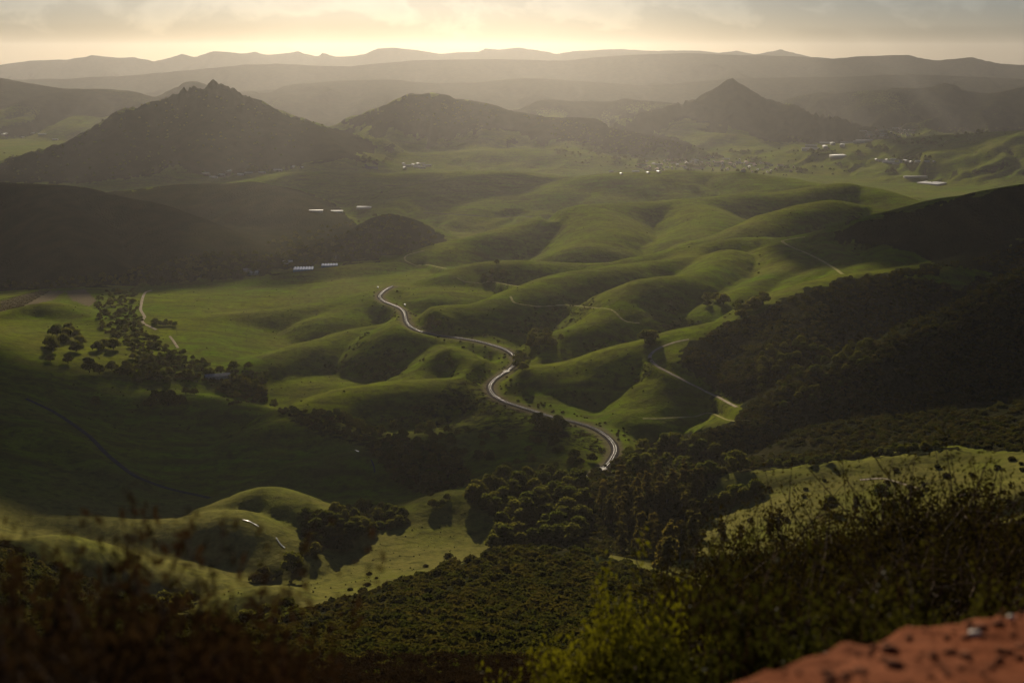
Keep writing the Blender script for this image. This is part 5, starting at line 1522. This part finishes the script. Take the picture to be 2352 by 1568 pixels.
# loose gravel, and the few stones one can tell apart
M_STONE = simple_mat('red_stone', (0.15, 0.058, 0.028), 0.9, 0, 0.4, 14.0, 0.05)
M_PALESTONE = simple_mat('pale_stone', (0.42, 0.33, 0.26), 0.6, 0, 0.25, 14.0, 0.4)
def stone_shape(seed, s):
    v, f = ICO2
    r = np.random.default_rng(seed)
    k = 1 + 0.28 * perlin(v[:, 0] * 1.6 + seed, v[:, 1] * 1.6 + v[:, 2], seed)
    return v * k[:, None] * s * np.array([1, r.uniform(.7, 1), r.uniform(.45, .7)]), f
r = np.random.default_rng(55)
vs_, fs_, n = [], [], 0
SH = [stone_shape(k, 1.0) for k in range(6)]
for k in range(2600):
    x, y = r.uniform(0.3, 5.0), r.uniform(1.4, 6.2)
    if y > np.interp(x, EDGE[:, 0], EDGE[:, 1]) - 0.03: continue
    v, f = ICO1
    w, _ = SH[k % 6]
    w = v * (1 + 0.3 * r.normal(size=(len(v), 1)) * 0.5)
    s = r.uniform(0.006, 0.020) * (1.9 if r.random() < 0.1 else 1)
    vs_.append(w * s * np.array([1, .85, .6]) + np.array([x, y, float(path_z(np.array([x]), np.array([y]))[0]) + 0.3 * s])); fs_.append(f + n); n += len(v)
link('gravel', np_mesh('gravel', np.vstack(vs_), np.vstack(fs_)), M_STONE, kind='stuff', label='loose red gravel on the dirt path')
for k, (x, y, s, lb) in enumerate([(1.75, 3.9, .026, 'bright pale stone standing out on the red path'), (2.05, 4.25, .018, 'small pale stone close to the path edge'), (1.25, 3.35, .03, 'reddish lump of stone in the middle of the path corner'), (1.0, 3.2, .022, 'little stone at the lower end of the path edge')]):
    v, f = stone_shape(60 + k, s)
    o = link('stone', np_mesh('stone', v, f, True), M_PALESTONE if k < 2 else M_STONE, None, label=lb, category='stone')
    o.location = (x, y, float(path_z(np.array([x]), np.array([y]))[0]) + s * .25)

def shrub_meshes(seed, h, w, nstem, nleaf, leaf, upright=0.5, long=2.2):
    """A shrub of many thin branching stems with separate small leaves along their outer halves."""
    r = np.random.default_rng(seed)
    stems, leaves = [], []
    for i in range(nstem):
        a = r.uniform(0, 2 * math.pi)
        q = math.sqrt(r.random())
        tip = np.array([w * q * math.cos(a), w * q * math.sin(a), h * (1 - 0.45 * q * q) * r.uniform(.75, 1.08)])
        mid_ = tip * np.array([.45, .45, .45 + .15 * upright]) + r.normal(0, .06 * h, 3)
        base = np.array([r.normal(0, .05 * w), r.normal(0, .05 * w), -.15])
        pts = np.array([base, base * .5 + mid_ * .5, mid_, (mid_ + tip) / 2 + r.normal(0, .03 * h, 3), tip])
        rad = np.array([.018, .014, .010, .006, .002]) * h ** .5
        stems.append(np.column_stack([pts, rad]))
        for k in range(4):
            t0 = r.uniform(.35, .95)
            pos = np.array([np.interp(t0 * 4, range(5), pts[:, c]) for c in range(3)])
            tw = pos + r.normal(0, .16 * h, 3) + np.array([0, 0, .14 * h])
            stems.append(np.column_stack([np.array([pos, (pos + tw) / 2 + r.normal(0, .02 * h, 3), tw]), np.array([.005, .004, .0015]) * h ** .5]))
            for _ in range(nleaf // (nstem * 5)):
                u_ = r.random()
                leaves.append(pos * (1 - u_) + tw * u_ + r.normal(0, .035 * h, 3))
        for _ in range(nleaf // (nstem * 5)):
            u_ = r.uniform(1.6, 4)
            leaves.append(np.array([np.interp(u_, range(5), pts[:, c]) for c in range(3)]) + r.normal(0, .035 * h, 3))
    sv, sf = tubes(stems, 4)
    lv, lf = leaf_quads(np.array(leaves), leaf, r, long, 0.5)
    return np_mesh('stems', sv, sf), np_mesh('leaves', lv, lf)

KIND = {
    'coyote': [shrub_meshes(700 + k, 2.3, 1.5, 90, 26000, .0105) for k in range(3)],
    'dry': [shrub_meshes(720 + k, 1.9, 1.2, 90, 26000, .015) for k in range(2)],
    'lime': [shrub_meshes(740, 1.7, 0.9, 60, 14000, .016, .9, 2.0)],
    'sage': [shrub_meshes(760 + k, 1.0, .75, 55, 12000, .012, .7, 1.8) for k in range(2)],
}
LM = {'coyote': M_COYOTE, 'dry': M_DRY, 'lime': M_LIME, 'sage': M_SAGE}
for k_, lst in KIND.items():
    for a_, b_ in lst:
        a_.materials.append(M_TWIG); b_.materials.append(LM[k_])
def shrub(kind, k, u, v_top, d, s, label, name, cat='shrub', wide=1.0):
    """Stand a shrub on the ground at distance d under picture column u; its height reaches up to v_top."""
    p = at_d(u, v_top, d)
    g = float(height(p[0], p[1]))
    g = max(g, float(path_z(np.array([p[0]]), np.array([p[1]]))[0]) if (-3.5 < p[0] < 7.5 and p[1] < 8) else g)
    st, lv = KIND[kind][k % len(KIND[kind])]
    h0 = {'coyote': 2.3, 'dry': 1.9, 'lime': 1.7, 'sage': 1.0}[kind]
    hh = max(p[2] - g, 0.35) * 0.97
    e = link(name, None, label=label, category=cat)
    e.location = (p[0], p[1], g - .03)
    e.rotation_euler = (0, 0, k * 1.9 + u * .01)
    z = hh / h0
    e.scale = (s * wide, s * wide, z)
    link('stems', st, None, e); link('leaves', lv, None, e)
# brown bushes, blurred, at the lower corner opposite the path
for i, (u, vt, d, s, lb) in enumerate([(60, 1405, 3.4, .62, 'blurred brown bush cut by the frame edge, opposite the red path'), (240, 1372, 3.9, .66, 'tallest of the blurred brown bushes facing the red path'), (420, 1450, 3.9, .6, 'low blurred brown bush beside the tallest brown one'), (160, 1480, 3.0, .5, 'blurred brown bush in front of the tallest brown one'), (-60, 1365, 4.6, .75, 'brown bush half outside the frame behind the blurred ones'), (520, 1500, 3.8, .5, 'small brown bush at the inner end of the blurred row')]):
    shrub('dry', i, u, vt + 25, d, s * 1.1, lb, 'dry_bush', 'bush')
# the big dusky bushes behind the path
for i, (u, vt, d, s, lb) in enumerate([(2290, 1062, 12.5, 1.15, 'tallest dusky bush at the frame edge above the red path'), (2180, 1110, 13.5, 1.0, 'dusky bush with glinting leaves next to the tallest one'), (2060, 1150, 13, 1.1, 'dusky bush in the middle of the tall row above the path'), (1930, 1185, 14, 1.1, 'dusky bush with bent crown under the lone oak'), (1800, 1180, 15, 1.2, 'dusky glinting bush in front of the ragged gums'), (1690, 1245, 14, 1.1, 'dusky bush at the inner end of the tall row'), (1850, 1290, 10.5, .95, 'brownish bush in front of the tall dusky row, middle'), (2050, 1290, 9.5, 1.0, 'dark bush in front of the tall dusky row, nearer the path'), (1660, 1350, 11, .9, 'brownish bush in front of the inner end of the row'), (2240, 1250, 9, 1.0, 'dark bush overhanging the far end of the path'), (1560, 1440, 12, .85, 'low brown bush between the lime bush and dusky row'), (2330, 1180, 10, .9, 'dark bush squeezed against the frame edge over the path')]):
    shrub('coyote', i, u, vt, d, s, lb, 'dusky_bush', 'bush')
shrub('lime', 0, 1470, 1385, 9.0, .72, 'bright lime green bush rising beside the dusky row', 'lime_bush', 'bush', 1.0)
shrub('lime', 0, 1400, 1460, 8.6, .55, 'lower shoulder of lime green leaves beside the bright lime bush', 'lime_bush', 'bush', 1.0)
shrub('lime', 0, 1310, 1508, 8.2, .6, 'low yellow green bush at the bottom edge of the frame', 'lime_bush', 'bush', 1.2)
for i, (u, vt, d, s, lb) in enumerate([(1600, 1490, 6.2, .95, 'leafy sage bush at the bottom edge beside the path corner'), (1760, 1440, 6.0, .95, 'leafy sage bush touching the lower end of the path'), (1900, 1405, 6.3, 1.0, 'tallest leafy sage bush along the path edge'), (2010, 1420, 6.0, .8, 'small leafy sage bush at the middle of the path edge'), (2215, 1335, 6.2, .75, 'lone green sage bush at the upper end of the path edge'), (1500, 1530, 6.6, .8, 'sage bush low between lime bush and path')]):
    shrub('sage', i, u, vt, d, s, lb, 'sage_bush', 'bush')
# glinting dry brush on the slope straight ahead
DB = [proto_obj(shrub_meshes(780 + k, 1.0, .8, 26, 1500, .035)[1], M_DRY) for k in range(3)]
pts = cover_points([(420, 1480), (700, 1462), (1000, 1470), (1250, 1470), (1420, 1450), (1500, 1600), (300, 1600)], 2600, 16, 220)
scatter('dry_brush', pts, rng.uniform(0.8, 1.7, len(pts)) * np.clip(pts[:, 1] / 60, .7, 1.6), DB, 'brown glinting brush on the slope below the viewpoint')
pts = cover_points([(1500, 1400), (1700, 1330), (2000, 1300), (2352, 1230), (2352, 1500), (1500, 1600)], 1100, 14, 160)
scatter('dusky_brush', pts, rng.uniform(1.0, 2.0, len(pts)) * np.clip(pts[:, 1] / 60, .8, 1.6), DB, 'dusky brush filling the slope behind the tall bushes')
